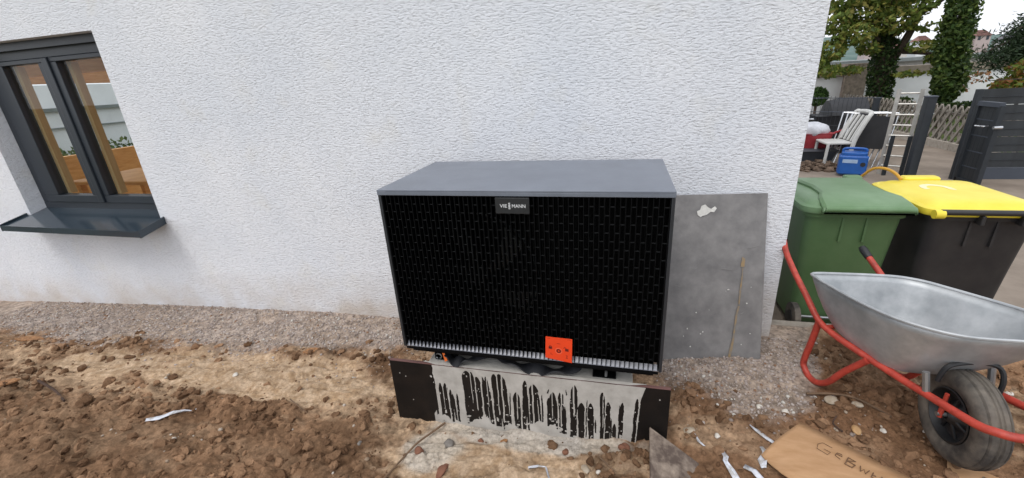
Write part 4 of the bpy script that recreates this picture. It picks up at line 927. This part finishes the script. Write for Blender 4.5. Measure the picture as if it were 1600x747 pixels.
    rock(1.395,-.395,.021,M['stone_ochre'],'ochre pebble beside the long edge of the cardboard',.7,ax=(1.3,1,1))
    rock(1.375,-.22,.026,M['stone'],'flat pale oval stone before the barrow leg',.45,ax=(1.3,1,1))
    rock(1.455,-.25,.020,M['stone'],'dusty tan stone beside the flat pale oval stone',.55)
    rock(1.50,-.37,.012,M['stone_white'],'small white pebble just left of the barrow wheel')
    rock(1.045,-.30,.013,M['stone_white'],'white pebble at the lower edge of the gravel bed')
    rock(1.15,-.315,.015,M['stone_white'],'largest white stone at the foot of the gravel near the barrow leg')
    rock(2.15,-.02,.020,M['stone_white'],'pale stone behind the barrow wheel under the tray nose')
    rock(2.20,-.13,.018,M['stone_ochre'],'tan stone behind the barrow wheel near the photo edge')
    rock(-1.83,-.47,.016,M['stone_white'],'single white stone on the dry clay left of the unit')
    rock(.19,-.665,.015,M['stone_red'],'reddish stone at the foot of the cement runs')
    rock(.44,-.625,.024,M['stone_red'],'reddish brown clod at the right end of the cement runs',.8)
    rock(-.21,-.66,.012,M['stone_red'],'little brown lump on the white cement residue')
    rock(-.47,-.78,.020,M['stone_red'],'dark brown clod left of the largest grey stone',.75)
    rock(-.33,-.84,.024,M['stone_red'],'knobbly brown clod in front of the largest grey stone',.7,ax=(1.5,1,1))
    rock(-.78,-.78,.012,M['stone_grey'],'blue grey pebble on the earth left of the board')
    rock(.12,-.92,.012,M['stone_white'],'white pebble at the very front of the pale clay')
    rock(-.62,-1.03,.050,M['stone_grey'],'large earthy lump in the dark soil at the front',.55,ax=(1.4,1,1)) if False else None
    # chips and twigs
    def chip(x, y, w_, d, a, label):
        o = MB(); c, s = math.cos(a), math.sin(a); z = gz(x, y)+.006
        o.prism([(x+c*u*w_-s*v*d, y+s*u*w_+c*v*d, z+.003*u) for u, v in ((-1, -.4), (-.3, -1), (.6, -.7), (1, .1), (.4, .9), (-.6, .8))], (0, 0, .009)); return tag(o.build('wood_chip', M['chip']), label, 'wood chip')
    chip(-3.93,-.33,.13,.03,.1,'long orange brown wood chip at the gravel edge below the window')
    chip(-1.51,-.19,.05,.028,.3,'orange leaf like chip at the gravel edge near the unit')
    chip(-3.12,-.84,.07,.03,.5,'rusty orange chip in the earth at the far left')
    chip(-.10,-.655,.02,.012,.5,'small orange chip on the cement residue before the board')
    def twig(pts, r_, m, label):
        o = MB(); o.tube([(x, y, gz(x, y)+.008+h) for x, y, h in pts], [r_*(1-.4*i/len(pts)) for i in range(len(pts))], 6); return tag(o.build('twig', m), label, 'twig')
    twig([(-2.98,-.77,.03),(-2.8,-.80,.02),(-2.62,-.86,.0)], .008, M['twig_dark'], 'dark brown stick poking out of the earth at the far left')
    twig([(-.42,-.59,.005),(-.455,-.66,.01),(-.50,-.74,.012),(-.535,-.84,.006),(-.56,-.95,.004)], .006, M['twig'], 'long grey twig curving across the clay from the board')
    twig([(1.27,-.20,.01),(1.38,-.19,.012),(1.47,-.21,.01),(1.56,-.30,.006)], .006, M['twig'], 'thin bent root on the earth between barrow leg and wheel')
    twig([(1.33,-.42,.006),(1.31,-.38,.008),(1.335,-.345,.01)], .004, M['twig_dark'], 'short dark root at the far edge of the cardboard')
    twig([(.33,-.69,.01),(.38,-.73,.01),(.40,-.75,.006)], .0035, M['twig'], 'short straw coloured twig above the white pebble')
    twig([(-1.30,-.62,.01),(-1.22,-.66,.012),(-1.16,-.67,.006)], .004, M['twig'], 'short thin twig on the earth left of the board')
litter()

# ---------------------------------------------------------------- yard behind
def in_ell(n, c, r, shell=.35):
    d = rng.normal(size=(n, 3)); d /= np.linalg.norm(d, axis=1)[:, None]; k = rng.uniform(shell, 1, (n, 1))**(1/2.0)
    return np.array(c)+d*k*np.array(r)
GREEN = [(.13,.19,.04),(.19,.24,.05),(.25,.27,.06),(.09,.14,.03),(.31,.28,.075),(.15,.20,.045)]
IVY = [(.030,.062,.018),(.045,.085,.022),(.022,.048,.015),(.06,.095,.026)]
def trees():
    # ivy clad broad tree
    t = thing('broadleaf_tree', 'broad leafy tree with ivy clad forked trunk before the white wall', 'tree', (6.28, 10.4, -.4))
    o = MB(); o.tube([(6.28,10.4,-.45),(6.27,10.4,.3),(6.22,10.4,.9),(6.17,10.4,1.5),(6.1,10.4,2.4),(6.0,10.4,3.4)], [.19,.155,.15,.14,.10,.05], 10)
    o.tube([(6.25,10.4,.75),(6.45,10.35,1.25),(6.62,10.3,1.9),(6.75,10.3,2.8)], [.11,.09,.07,.04], 8)
    o.build('trunk', M['bark'], t)
    for pts in ([(6.2,10.4,1.3),(5.7,10.2,1.7),(5.1,10.0,2.0)], [(6.5,10.3,1.2),(6.9,10.1,1.12),(7.3,10.0,.95)], [(6.15,10.4,1.9),(5.6,10.5,2.4),(5.0,10.6,2.7)], [(6.6,10.3,1.9),(7.1,10.2,2.3),(7.6,10.2,2.6)]):
        o = MB(); o.tube(pts, [.06,.04,.02], 6); o.build('branch', M['bark'], t)
    n = 2600; z = rng.uniform(-.05, 1.7, n); a = rng.uniform(0, 2*PI, n); cx = np.interp(z, [-.4,.3,.9,1.5,2.4],[6.28,6.27,6.22,6.17,6.1]); rr = np.interp(z,[-.1,.3,.9,1.7],[.16,.21,.22,.2])*rng.uniform(.8,1.25,n)
    leaves('ivy', np.stack([cx+rr*np.cos(a), 10.4+rr*np.sin(a), z],1), .085, IVY, M['leaf'], t)
    P = []
    cl = [((5.0,10.2,1.30),(.33,.5,.24),330),((5.35,10.0,1.62),(.42,.5,.25),430),((4.95,10.3,1.95),(.45,.6,.30),480),((5.55,10.3,2.05),(.5,.6,.28),560),((6.1,10.1,1.85),(.45,.5,.30),520),((5.2,10.3,2.5),(.7,.7,.35),700),((6.0,10.3,2.5),(.7,.7,.40),800),((6.5,10.2,2.10),(.32,.5,.22),190),((6.85,10.3,2.55),(.5,.5,.22),130),((7.0,10.1,1.66),(.55,.5,.10),120),((6.75,10.0,1.28),(.35,.4,.12),120),((7.2,10.0,1.02),(.40,.4,.16),260),((7.25,10.0,.72),(.28,.4,.14),170),((6.55,10.0,.72),(.28,.3,.07),80),((5.0,10.0,.86),(.28,.4,.15),160),((5.5,10.2,.86),(.26,.4,.10),90),((5.75,10.2,1.30),(.22,.4,.13),130),((4.75,10.2,1.08),(.25,.4,.16),170),((5.6,10.4,3.2),(1.3,1.1,.5),900),((6.8,10.4,3.2),(1.1,1.0,.45),600),((6.1,10.4,3.9),(1.3,1.1,.5),500),((7.35,10.3,1.9),(.25,.4,.3),60)]
    for c, r, k in cl: P.append(in_ell(int(k*1.25), c, r))
    leaves('crown', np.concatenate(P), .125, GREEN, M['leaf'], t, aspect=.55)
    # ivy column
    t = thing('ivy_column_tree', 'tall ivy covered column of a tree left of the open sky', 'tree', (7.1, 9.5, -.4))
    o = MB(); o.tube([(7.12,9.5,-.45),(7.05,9.5,1.0),(6.95,9.5,2.5),(6.92,9.5,4.2)], [.10,.09,.08,.05], 8); o.build('trunk', M['bark'], t)
    n = 9000; z = rng.uniform(.10, 4.4, n); a = rng.uniform(0, 2*PI, n); rr = np.interp(z, [.1,.35,.7,1.2,2.2,4.4], [.10,.24,.27,.245,.235,.2])*rng.uniform(.55,1.12,n)*(1+.16*np.sin(a*3+z*5))
    cx = np.interp(z, [.1,.8,2.1,4.4],[7.08,7.03,6.91,6.8])
    leaves('crown', np.stack([cx+rr*np.cos(a), 9.5+rr*np.sin(a), z],1), .10, [(.06,.11,.03),(.085,.14,.035),(.045,.085,.025),(.12,.165,.04),(.10,.15,.04)], M['leaf'], t)
    # dark conifer reaching in from the right
    t = thing('conifer', 'dark conifer with drooping branches reaching over the privacy fence', 'tree', (7.9, 8.2, -.4))
    o = MB(); o.tube([(7.95,8.2,-.45),(7.95,8.2,1.5),(7.95,8.2,4.5)], [.16,.12,.04], 8); o.build('trunk', M['bark'], t)
    P = []
    for k, (b, e) in enumerate((((7.9,8.2,1.55),(6.55,7.9,1.08)),((7.9,8.2,1.75),(6.9,7.9,1.42)),((7.9,8.2,1.4),(6.75,7.8,1.0)),((7.9,8.2,1.9),(7.15,7.9,1.62)),((7.9,8.2,1.35),(7.0,7.6,1.15)))):
        b, e = np.array(b), np.array(e); o = MB(); o.tube([tuple(b), tuple((b+e)/2+np.array([0,0,.06])), tuple(e)], [.04,.025,.01], 6); o.build('branch', M['bark'], t)
        u = rng.uniform(.1,1.03,(2200,1)); q = b*(1-u)+e*u+rng.normal(size=(2200,3))*np.array([.10,.16,.075]); q[:,2] -= np.abs(rng.normal(size=2200))*.11; P.append(q)
    leaves('needles', np.concatenate(P), .085, [(.016,.034,.014),(.022,.044,.018),(.03,.055,.02)], M['needle'], t, aspect=.25)
    # bush with yellowing leaves
    t = thing('yellowing_bush', 'yellow green bush with russet leaves above the privacy fence', 'bush', (6.9, 7.4, -.4))
    o = MB(); o.tube([(6.9,7.4,-.45),(6.92,7.4,.4),(7.0,7.4,.9)], [.03,.025,.012], 6); o.build('stem', M['bark'], t)
    P = np.concatenate([in_ell(900,(6.98,7.4,.52),(.50,.4,.20)), in_ell(500,(7.05,7.4,.80),(.42,.4,.16)), in_ell(250,(7.2,7.4,1.0),(.3,.35,.14))])
    leaves('foliage', P, .09, [(.16,.20,.03),(.20,.21,.035),(.11,.16,.03),(.24,.15,.04),(.26,.11,.04),(.13,.19,.03)], M['leaf'], t)
    t = thing('climbing_vine', 'sparse vine with russet leaves on the white wall right of the ivy tree', 'vine', (8.2, 11.2, -.3))
    o = MB(); o.tube([(8.0,11.5,-.4),(8.3,11.5,.1),(8.6,11.6,.4),(8.85,11.6,.58)], [.02,.015,.01,.006], 6); o.build('stem', M['bark'], t)
    P = np.concatenate([in_ell(70,(8.85,11.6,.5),(.32,.2,.14)), in_ell(40,(8.45,11.6,.28),(.3,.2,.14)), in_ell(25,(8.15,11.5,.05),(.25,.2,.12))])
    leaves('foliage', P, .10, [(.26,.11,.05),(.22,.14,.06),(.10,.12,.04),(.30,.15,.07)], M['leaf'], t)
    t = thing('clipped_shrub', 'small round green shrub at the house corner above the covered grill', 'bush', (4.9, 10.2, -.4))
    o = MB(); o.cyl((4.92,10.2,-.45),(4.92,10.2,.1),.03,6); o.build('stem', M['bark'], t)
    leaves('foliage', in_ell(1300,(4.92,10.2,.30),(.22,.22,.22),.6), .07, [(.06,.12,.03),(.08,.15,.04),(.045,.09,.025)], M['leaf'], t)
    for x0,x1,y,z,lab in ((5.95,6.5,9.6,.22,'low dark hedge at the foot of the forked ivy tree'),(6.75,7.75,9.0,.13,'low dark hedge behind the lattice fence under the ivy column')):
        n=1400; P=np.stack([rng.uniform(x0,x1,n), y+rng.uniform(-.15,.15,n), z-np.abs(rng.normal(size=n))*.16+.02],1)
        t=thing('low_hedge',lab,'hedge',((x0+x1)/2,y,-.4)); leaves('foliage',P,.07,IVY+[(.06,.09,.02)],M['leaf'],t)
        o=MB(); o.tube([(x0,y,-.45),((x0+x1)/2,y,.0),(x1,y,-.45)],.015,6); o.build('stem',M['bark'],t)
trees()

def garden_wall():
    t = thing('garden_wall', 'long white garden wall with tan coping and stone pier behind the trees', 'wall', (8, 12, -.45))
    o = MB(); o.span((3.0,12.0,-.5),(15,12.25,.665)); o.build('wall', M['whitewall'], t)
    for x0, x1 in ((3.0,6.1),(6.62,8.0),(8.006,9.6),(9.606,11.5),(11.506,15)):
        o = MB(); o.span((x0,11.94,.667),(x1,12.31,.855)); bevel(o.build('coping', M['coping'], t), .01)
    o = MB(); o.span((6.11,11.86,-.5),(6.61,12.4,.98)); o.build('pier', M['pillar'], t)
    g = thing('low_garage', 'low grey flat roofed building behind the garden wall', 'garage', (8, 14, -.45))
    o = MB(); o.span((3,13.5,-.5),(14,17,.95)); o.build('wall', M['cream'], g)
    o = MB(); o.span((2.8,13.3,.952),(14.2,17.2,1.04)); o.build('roof', M['slate'], g)
garden_wall()

def lattice_fence():
    t = thing('lattice_fence', 'weathered grey wooden lattice fence round the garden beyond the yard', 'fence', (5.85, 8, -.45))
    y0, y1, z0, z1 = 5.6, 11.2, -.33, .27; x = 5.85; h = z1-z0; L_ = math.hypot(h, .36)
    a = math.atan2(.36, h)
    protos = []
    for s, off in ((1, -.012), (-1, .012)):
        m = MB(); m.box((0, 0, 0), (.016, .042, L_)); protos.append((m, s, off))
    for m, s, off in protos:
        first = None; k = 0
        while True:
            y = y0+.18+k*.16; k += 1
            if y > y1-.18: break
            if first is None:
                first = m.build('slat', M['greywood'], t, (x+off, y, (z0+z1)/2)); first.rotation_euler = (s*a, 0, 0); b0 = first.location.copy(); yy = y
            else:
                c = first.copy(); COL.objects.link(c); c.parent = t; c.location = b0+Vector((0, y-yy, 0))
    for z in (z0+.14, z1-.14):
        o = MB(); o.span((x+.022, y0, z-.025), (x+.052, y1, z+.025)); o.build('rail', M['greywood'], t)
    for y in (5.7, 7.4, 9.1, 10.9):
        o = MB(); o.cyl((x+.075, y, -.5), (x+.075, y, z1-.05), .035, 10); o.build('post', M['greywood'], t)
    for i in range(6):
        o = MB(); o.rbox((x, 5.35+i*1.0, -.42), (.10, .992, .20), .01); k = struct(o.build('kerb', M['kerb']))
lattice_fence()

def fences():
    # posts and mesh beside the ladder
    t = thing('gate_post', 'dark square gate post beside the aluminium ladder', 'post', (4.14, 4.66, -.45))
    o = MB(); o.rbox((4.14,4.66,.06),(.10,.10,1.10),.01); o.build('post', M['fence'], t); o = MB(); o.rbox((4.14,4.66,.62),(.11,.11,.02),.01); o.build('cap', M['plinth'], t)
    t = thing('mesh_fence', 'anthracite wire mesh fence in front of the covered grill', 'fence', (3.6, 5.6, -.45))
    A, B = Vector((2.75,6.95,0)), Vector((4.25,6.0,0)); d = (B-A); n_ = 30
    for k in range(5):
        z = -.35+.22*k; o = MB(); o.cyl(A+Vector((0,0,z)), B+Vector((0,0,z)), .006, 6); o.build('rod', M['plinth'] if k > 2 else M['fence'], t)
    o = MB()
    for i in range(n_+1): p = A+d*i/n_; o.cyl(p+Vector((0,0,-.42)), p+Vector((0,0,.56)), .003, 4)
    stuff(o.build('mesh_rods', M['fence'], t))
    for f in (.46, .97): o = MB(); p = A+d*f; o.rbox((p.x,p.y,.03),(.07,.07,1.0),.006); o.build('post', M['fence'], t)
    # gate leaf standing open
    t = thing('yard_gate', 'dark open metal gate leaf with steel lever handle by the privacy fence', 'gate', (4.58, 4.3, -.45))
    G0, G1 = Vector((4.58,4.52,0)), Vector((4.58,4.18,0)); gd = (G1-G0)
    def bar(p, q, w_, nm, m): o = MB(); dd = (q-p); c = (p+q)/2; rot = dd.to_track_quat('X','Z').to_matrix(); o.box(c, (dd.length, w_, w_), rot); return o.build(nm, m, t)
    for f in (0, 1):
        p = G0+gd*f; bar(p+Vector((0,0,-.42)), p+Vector((0,0,.52)), .05, 'stile', M['fence'])
    bar(G0+Vector((0,0,.53)), G1+Vector((0,0,.53)), .052, 'top_rail', M['plinth']); bar(G0+Vector((0,0,-.40)), G1+Vector((0,0,-.40)), .05, 'bottom_rail', M['fence'])
    for k in range(4):
        z = -.22+.19*k; bar(G0+gd*.05+Vector((0,0,z)), G1-gd*.05+Vector((0,0,z)), .012, 'rod', M['plinth'])
    for k in range(5):
        p = G0+gd*(.12+.19*k); bar(p+Vector((0,0,-.38)), p+Vector((0,0,.50)), .006, 'upright_rod', M['fence'])
    o = MB(); o.span((G0.x-.002,G1.y+.03,-.38),(G0.x+.004,G0.y-.03,.50)); o.build('backing', M['strip'], t)
    o = MB(); p = G0+gd*.66; o.tube([(p.x-.06,p.y+.10,.28),(p.x-.065,p.y,.285),(p.x-.05,p.y-.02,.285),(p.x-.01,p.y-.02,.285)], .011, 8); o.build('handle', M['chrome'], t)
    o = MB(); o.cyl((p.x-.05,p.y-.16,.285),(p.x+.03,p.y-.16,.285),.018,10); o.build('lock_knob', M['chrome'], t)
    # privacy fence of wide woven strips
    t = thing('privacy_fence', 'tall dark privacy fence of wide woven strips at the right edge', 'fence', (5.4, 4.75, -.45))
    x0, x1 = 4.70, 8.2; y0 = 4.72
    for k in range(5):
        z = -.30+.196*k; o = MB(); o.span((x0, y0-.002, z+.003), (x1, y0+.003, z+.193)); o.build('strip', M['strip'], t)
    for k in range(6):
        z = -.30+.196*k; o = MB(); o.cyl((x0,y0-.012,z+.098),(x1,y0-.012,z+.098),.004,6); o.build('rod', M['fence'], t)
    o = MB(); o.span((x0,y0-.02,-.47),(x1,y0+.03,-.303)); o.build('plinth_board', M['plinth'], t)
    for x in (4.66,6.4,8.2): o = MB(); o.rbox((x,y0,.10),(.06,.06,1.16),.006); o.build('post', M['fence'], t)
fences()

def yard_things():
    # ladder
    t = thing('ladder', 'aluminium step ladder standing upright against the dark gate post', 'ladder', (4.0, 4.9, -.45))
    c0 = Vector((4.06,4.95,0)); e = Vector((.86,-.5,0)).normalized(); tilt = Vector((.03,.06,0))
    def P(u, z): return c0+e*u+tilt*(z+.45)+Vector((0,0,z))
    for u in (-.118, .118):
        o = MB(); a, b = P(u,-.45), P(u,.70); dd = b-a; o.box((a+b)/2, (.045,.022,dd.length), Matrix(((e.x,-e.y,0),(e.y,e.x,0),(0,0,1)))); o.build('stile', M['alu'], t)
    for k in range(8):
        z = -.32+.138*k; o = MB(); o.cyl(P(-.115,z), P(.115,z), .012, 8); o.build('rung', M['alu'], t)
    for u in (-.09, .09):
        o = MB(); a, b = P(u,-.45)+Vector((.0,-.07,0)), P(u,.10)+Vector((0,-.05,0)); o.box((a+b)/2, (.045,.02,(b-a).length)); o.build('lower_stile', M['fence'], t)
    # covered grill
    t = thing('covered_grill', 'black covered gas grill behind the wire mesh fence', 'grill', (4.2, 7.0, -.45))
    o = MB(); cx, cy = 4.10, 6.95
    o.loft([rrect(cx,cy,.82,.50,.05,z) for z in (-.42,.0,.18)] + [rrect(cx,cy,.84,.52,.05,.20)]); o.build('cabinet', M['cover'], t)
    o = MB(); o.loft([[(x, cy-.26+.52*(i/10), .205+hh*math.sin(PI*min(1,max(0,i/10)))**.6) for i in range(11)] for x, hh in ((cx-.22,.02),(cx-.20,.24),(cx+.0,.28),(cx+.36,.27),(cx+.40,.02))], caps=True, closed=False); o.build('hood', M['cover'], t)
    o = MB(); o.rbox((cx-.50,cy,.12),(.24,.42,.05),.02); o.build('side_shelf', M['cover'], t)
    for x, z in ((cx-.52,.16),(cx-.33,.06)):
        o = MB(); o.cyl((x-.045,cy-.27,z),(x+.045,cy-.27,z),.018,8); o.build('handle', M['chrome'], t)
    # folded chairs
    def folded(dx, dy, label):
        t = thing('folding_chair', label, 'chair', (4.3+dx,5.6+dy,-.45), 'garden chairs leaning by the fence')
        a, b = Vector((3.74+dx,5.70+dy,0)), Vector((4.24+dx,5.50+dy,0)); back = Vector((.12,.10,0))
        q = MB(); q.prism([a+Vector((.04,.0,-.17))-back*.6, b+Vector((-.03,0,-.17))-back*.6, b+Vector((.0,0,.28))+back*.4, a+Vector((.02,0,.28))+back*.4], (0,.012,0)); q.build('seat_fabric', M['textile'], t)
        for p in (a, b):
            o = MB(); o.tube([p+Vector((0,0,-.45))-back*1.2, p+Vector((0,0,.0)), p+Vector((0,0,.34))+back*.5], .011, 8); o.build('leg', M['chrome'], t)
        o = MB(); o.cyl(a+Vector((0,0,.335))+back*.5, b+Vector((0,0,.335))+back*.5, .011, 8); o.build('top_tube', M['chrome'], t)
    folded(0, 0, 'black mesh folding chair with shiny tube nearest the blue box'); folded(-.02, .09, 'second black mesh folding chair behind the one nearest the blue box'); folded(-.05,.18,'rearmost black mesh folding chair of the leaning stack')
    t = thing('plastic_chair', 'white plastic garden chair left of the folded black chairs', 'chair', (3.8, 5.6, -.45))
    o = MB(); bx, by = 3.72, 5.36
    def arc(z, k): return [(bx+.02*k+ .05*math.sin(i/10*PI), by-.02+.42*(i/10), z) for i in range(11)]
    for i in range(4):
        f = .10+.26*i; y = by+.42*f
        s = MB(); s.tube([(bx-.02,y,-.03),(bx+.04,y,.14),(bx+.12,y,.33)], .020, 8); s.build('back_slat', M['whiteplastic'], t)
    s = MB(); s.tube([(bx-.04,by-.03,-.45),(bx-.01,by-.03,-.05),(bx+.05,by-.03,.16),(bx+.12,by-.02,.33),(bx+.17,by+.05,.365),(bx+.18,by+.2,.375),(bx+.17,by+.36,.365),(bx+.12,by+.42,.33),(bx-.01,by+.43,-.05),(bx-.04,by+.43,-.45)], .030, 8); s.build('frame', M['whiteplastic'], t)
    s = MB(); s.rbox((bx-.17,by+.2,-.06),(.36,.42,.03),.03); s.build('seat', M['whiteplastic'], t)
    for y in (by+.0, by+.40):
        s = MB(); s.tube([(bx-.33,y,-.45),(bx-.32,y,-.07)], .022, 8); s.build('leg', M['whiteplastic'], t)
    # blue power unit
    t = thing('blue_machine', 'bright blue plastic machine with handle on the paving behind the green bin', 'machine', (3.62, 5.05, -.45))
    cx, cy = 3.585, 4.96; rz = Matrix.Rotation(R(-20), 3, 'Z')
    o = MB(); o.rbox((cx,cy,-.29),(.33,.24,.27),.04,4,rz); o.build('body', M['blue'], t)
    o = MB(); o.rbox((cx,cy,-.135),(.29,.20,.05),.05,4,rz); o.build('lid', M['blue'], t)
    o = MB(); o.tube([Vector((cx,cy,0))+rz@Vector(p) for p in ((-.13,0,-.12),(-.12,0,-.075),(0,0,-.065),(.12,0,-.075),(.13,0,-.12))], .017, 8); o.build('handle', M['blue'], t)
    o = MB(); c = Vector((cx,cy,-.23))+rz@Vector((-.04,-.1215,0)); o.box(c,(.17,.003,.05),rz); o.build('label', M['bluelight'], t)
    o = MB(); c = Vector((cx,cy,-.30))+rz@Vector((.11,-.1215,.03)); o.cyl(c-rz@Vector((0,.004,0)), c+rz@Vector((0,.004,0)), .03, 12); o.build('socket', M['rim'], t)
    # red tub with pale sack
    t = thing('red_tub', 'dark red plastic tub half hidden behind the house corner', 'tub', (3.35, 6.0, -.45))
    o = MB(); o.loft([rrect(3.42,5.98,.34,.34,.06,-.20),rrect(3.42,5.98,.42,.40,.06,.02),rrect(3.42,5.98,.45,.43,.06,.03)]); o.build('body', M['redplastic'], t)
    o = MB(); o.tube([(3.63,5.9,.0),(3.72,5.85,.06),(3.78,5.8,.07)], .018, 8); o.build('handle', M['redplastic'], t)
    V0, F0 = ICO3; V = V0*np.array([.25,.18,.12])*(1+.12*np.sin(V0[:,:1]*6+V0[:,1:2]*5)); s = npmesh('sack', V, F0, M['sack'], smooth=True); s.location = (3.36,5.95,.07); tag(s, 'pale crumpled sack lying on the dark red tub', 'sack')
    t = thing('mortar_trough', 'dark grey mortar trough on the rubble behind the house corner', 'trough', (3.3, 5.75, -.45))
    o = MB(); o.loft([rrect(3.36,5.72,.46,.30,.05,-.36),rrect(3.36,5.72,.56,.38,.06,-.215),rrect(3.36,5.72,.60,.42,.06,-.20)]); o.build('body', M['tub'], t)
    n = 260; P = np.stack([rng.normal(3.32,.22,n), rng.normal(5.42,.10,n), np.zeros(n)],1); P[:,2] = -.45+.13*np.exp(-((P[:,0]-3.32)/.3)**2-((P[:,1]-5.42)/.15)**2)*rng.uniform(.2,1,n)
    V, F, kk = lumps(P, .02+.04*rng.uniform(size=n)**2, ICO1, .8); cc = np.array([.16,.115,.085])*rng.uniform(.6,1.5,(n,1))
    stuff(npmesh('rubble', V, F, M['clod'], tint=np.repeat(cc,kk,0)))
yard_things()

def far():
    n = 90; m = 14; V = []; 
    for i in range(n):
        for j in range(m):
            x = -150+450*i/(n-1); y = 140+260*j/(m-1); f = j/(m-1)
            h = (7.5-.028*(x-100)+2.0*math.sin(x*.03)+1.2*math.sin(x*.11+j))*min(1, f*3.2)+6*f
            V.append((x, y, -2+h*(1.0)))
    F = [(i*m+j, (i+1)*m+j, (i+1)*m+j+1, i*m+j+1) for i in range(n-1) for j in range(m-1)]
    struct(npmesh('hill', V, F, M['hill'], smooth=True))
    rr = random.Random(5)
    cols = [('cream',M['cream']),('rose',M['rose']),('white',M['whitewall'])]; k = 0
    spots = [(88,150,1.2,0,'r'),(93,152,2.6,1,'r'),(98,150,.9,2,'g'),(103,152,2.2,0,'r'),(108,150,1.0,1,'r'),(113,152,3.0,2,'g'),(119,150,1.8,2,'r'),(122.5,154,4.0,0,'g'),(126,150,1.2,1,'r'),(80,152,2.2,2,'r'),(74,150,1.4,0,'r'),(68,152,2.6,1,'g')]
    names = ['directly behind the fork of the ivy tree','in the gap right of the forked trunk','low down between the two ivy trees','below the hanging branch between the ivy trees','next to the ivy column','high up beside the ivy column','white walled and just right of the ivy column','highest in the open gap right of the ivy column','above the conifer branch tip','left of the forked trunk behind the leaves','far left behind the leaves','by the house corner behind the crown']
    for (x, y, z, c, rf), nm in zip(spots, names):
        t = thing('far_house', '%s hillside house with %s roof %s' % (cols[c][0], 'red' if rf == 'r' else 'grey', nm), 'house', (x, y, z), 'houses on the hillside')
        w_, d, hh = rr.uniform(2.6, 3.4), 4, rr.uniform(1.4, 2.0)
        o = MB(); o.span((x-w_/2,y-d/2,z-3),(x+w_/2,y+d/2,z+hh)); o.build('wall', cols[c][1], t)
        o = MB(); o.prism([(x-w_/2-.2,y-d/2-.3,z+hh),(x+w_/2+.2,y-d/2-.3,z+hh),(x+w_/2-.6,y,z+hh+1.5),(x-w_/2+.6,y,z+hh+1.5)],(0,.01,0)); o.add([(x-w_/2-.2,y-d/2-.3,z+hh),(x+w_/2+.2,y-d/2-.3,z+hh),(x+w_/2+.2,y+d/2+.3,z+hh),(x-w_/2-.2,y+d/2+.3,z+hh),(x-w_/2+.6,y,z+hh+1.5),(x+w_/2-.6,y,z+hh+1.5)],[(0,1,5,4),(1,2,5),(2,3,4,5),(3,0,4)]); o.build('roof', M['redroof'] if rf == 'r' else M['greyroof'], t)
        for dx in (-.9,.9): o = MB(); o.span((x+dx-.3,y-d/2-.05,z+.9),(x+dx+.3,y-d/2-.01,z+1.9)); o.build('window', M['dark_glass'], t)
far()
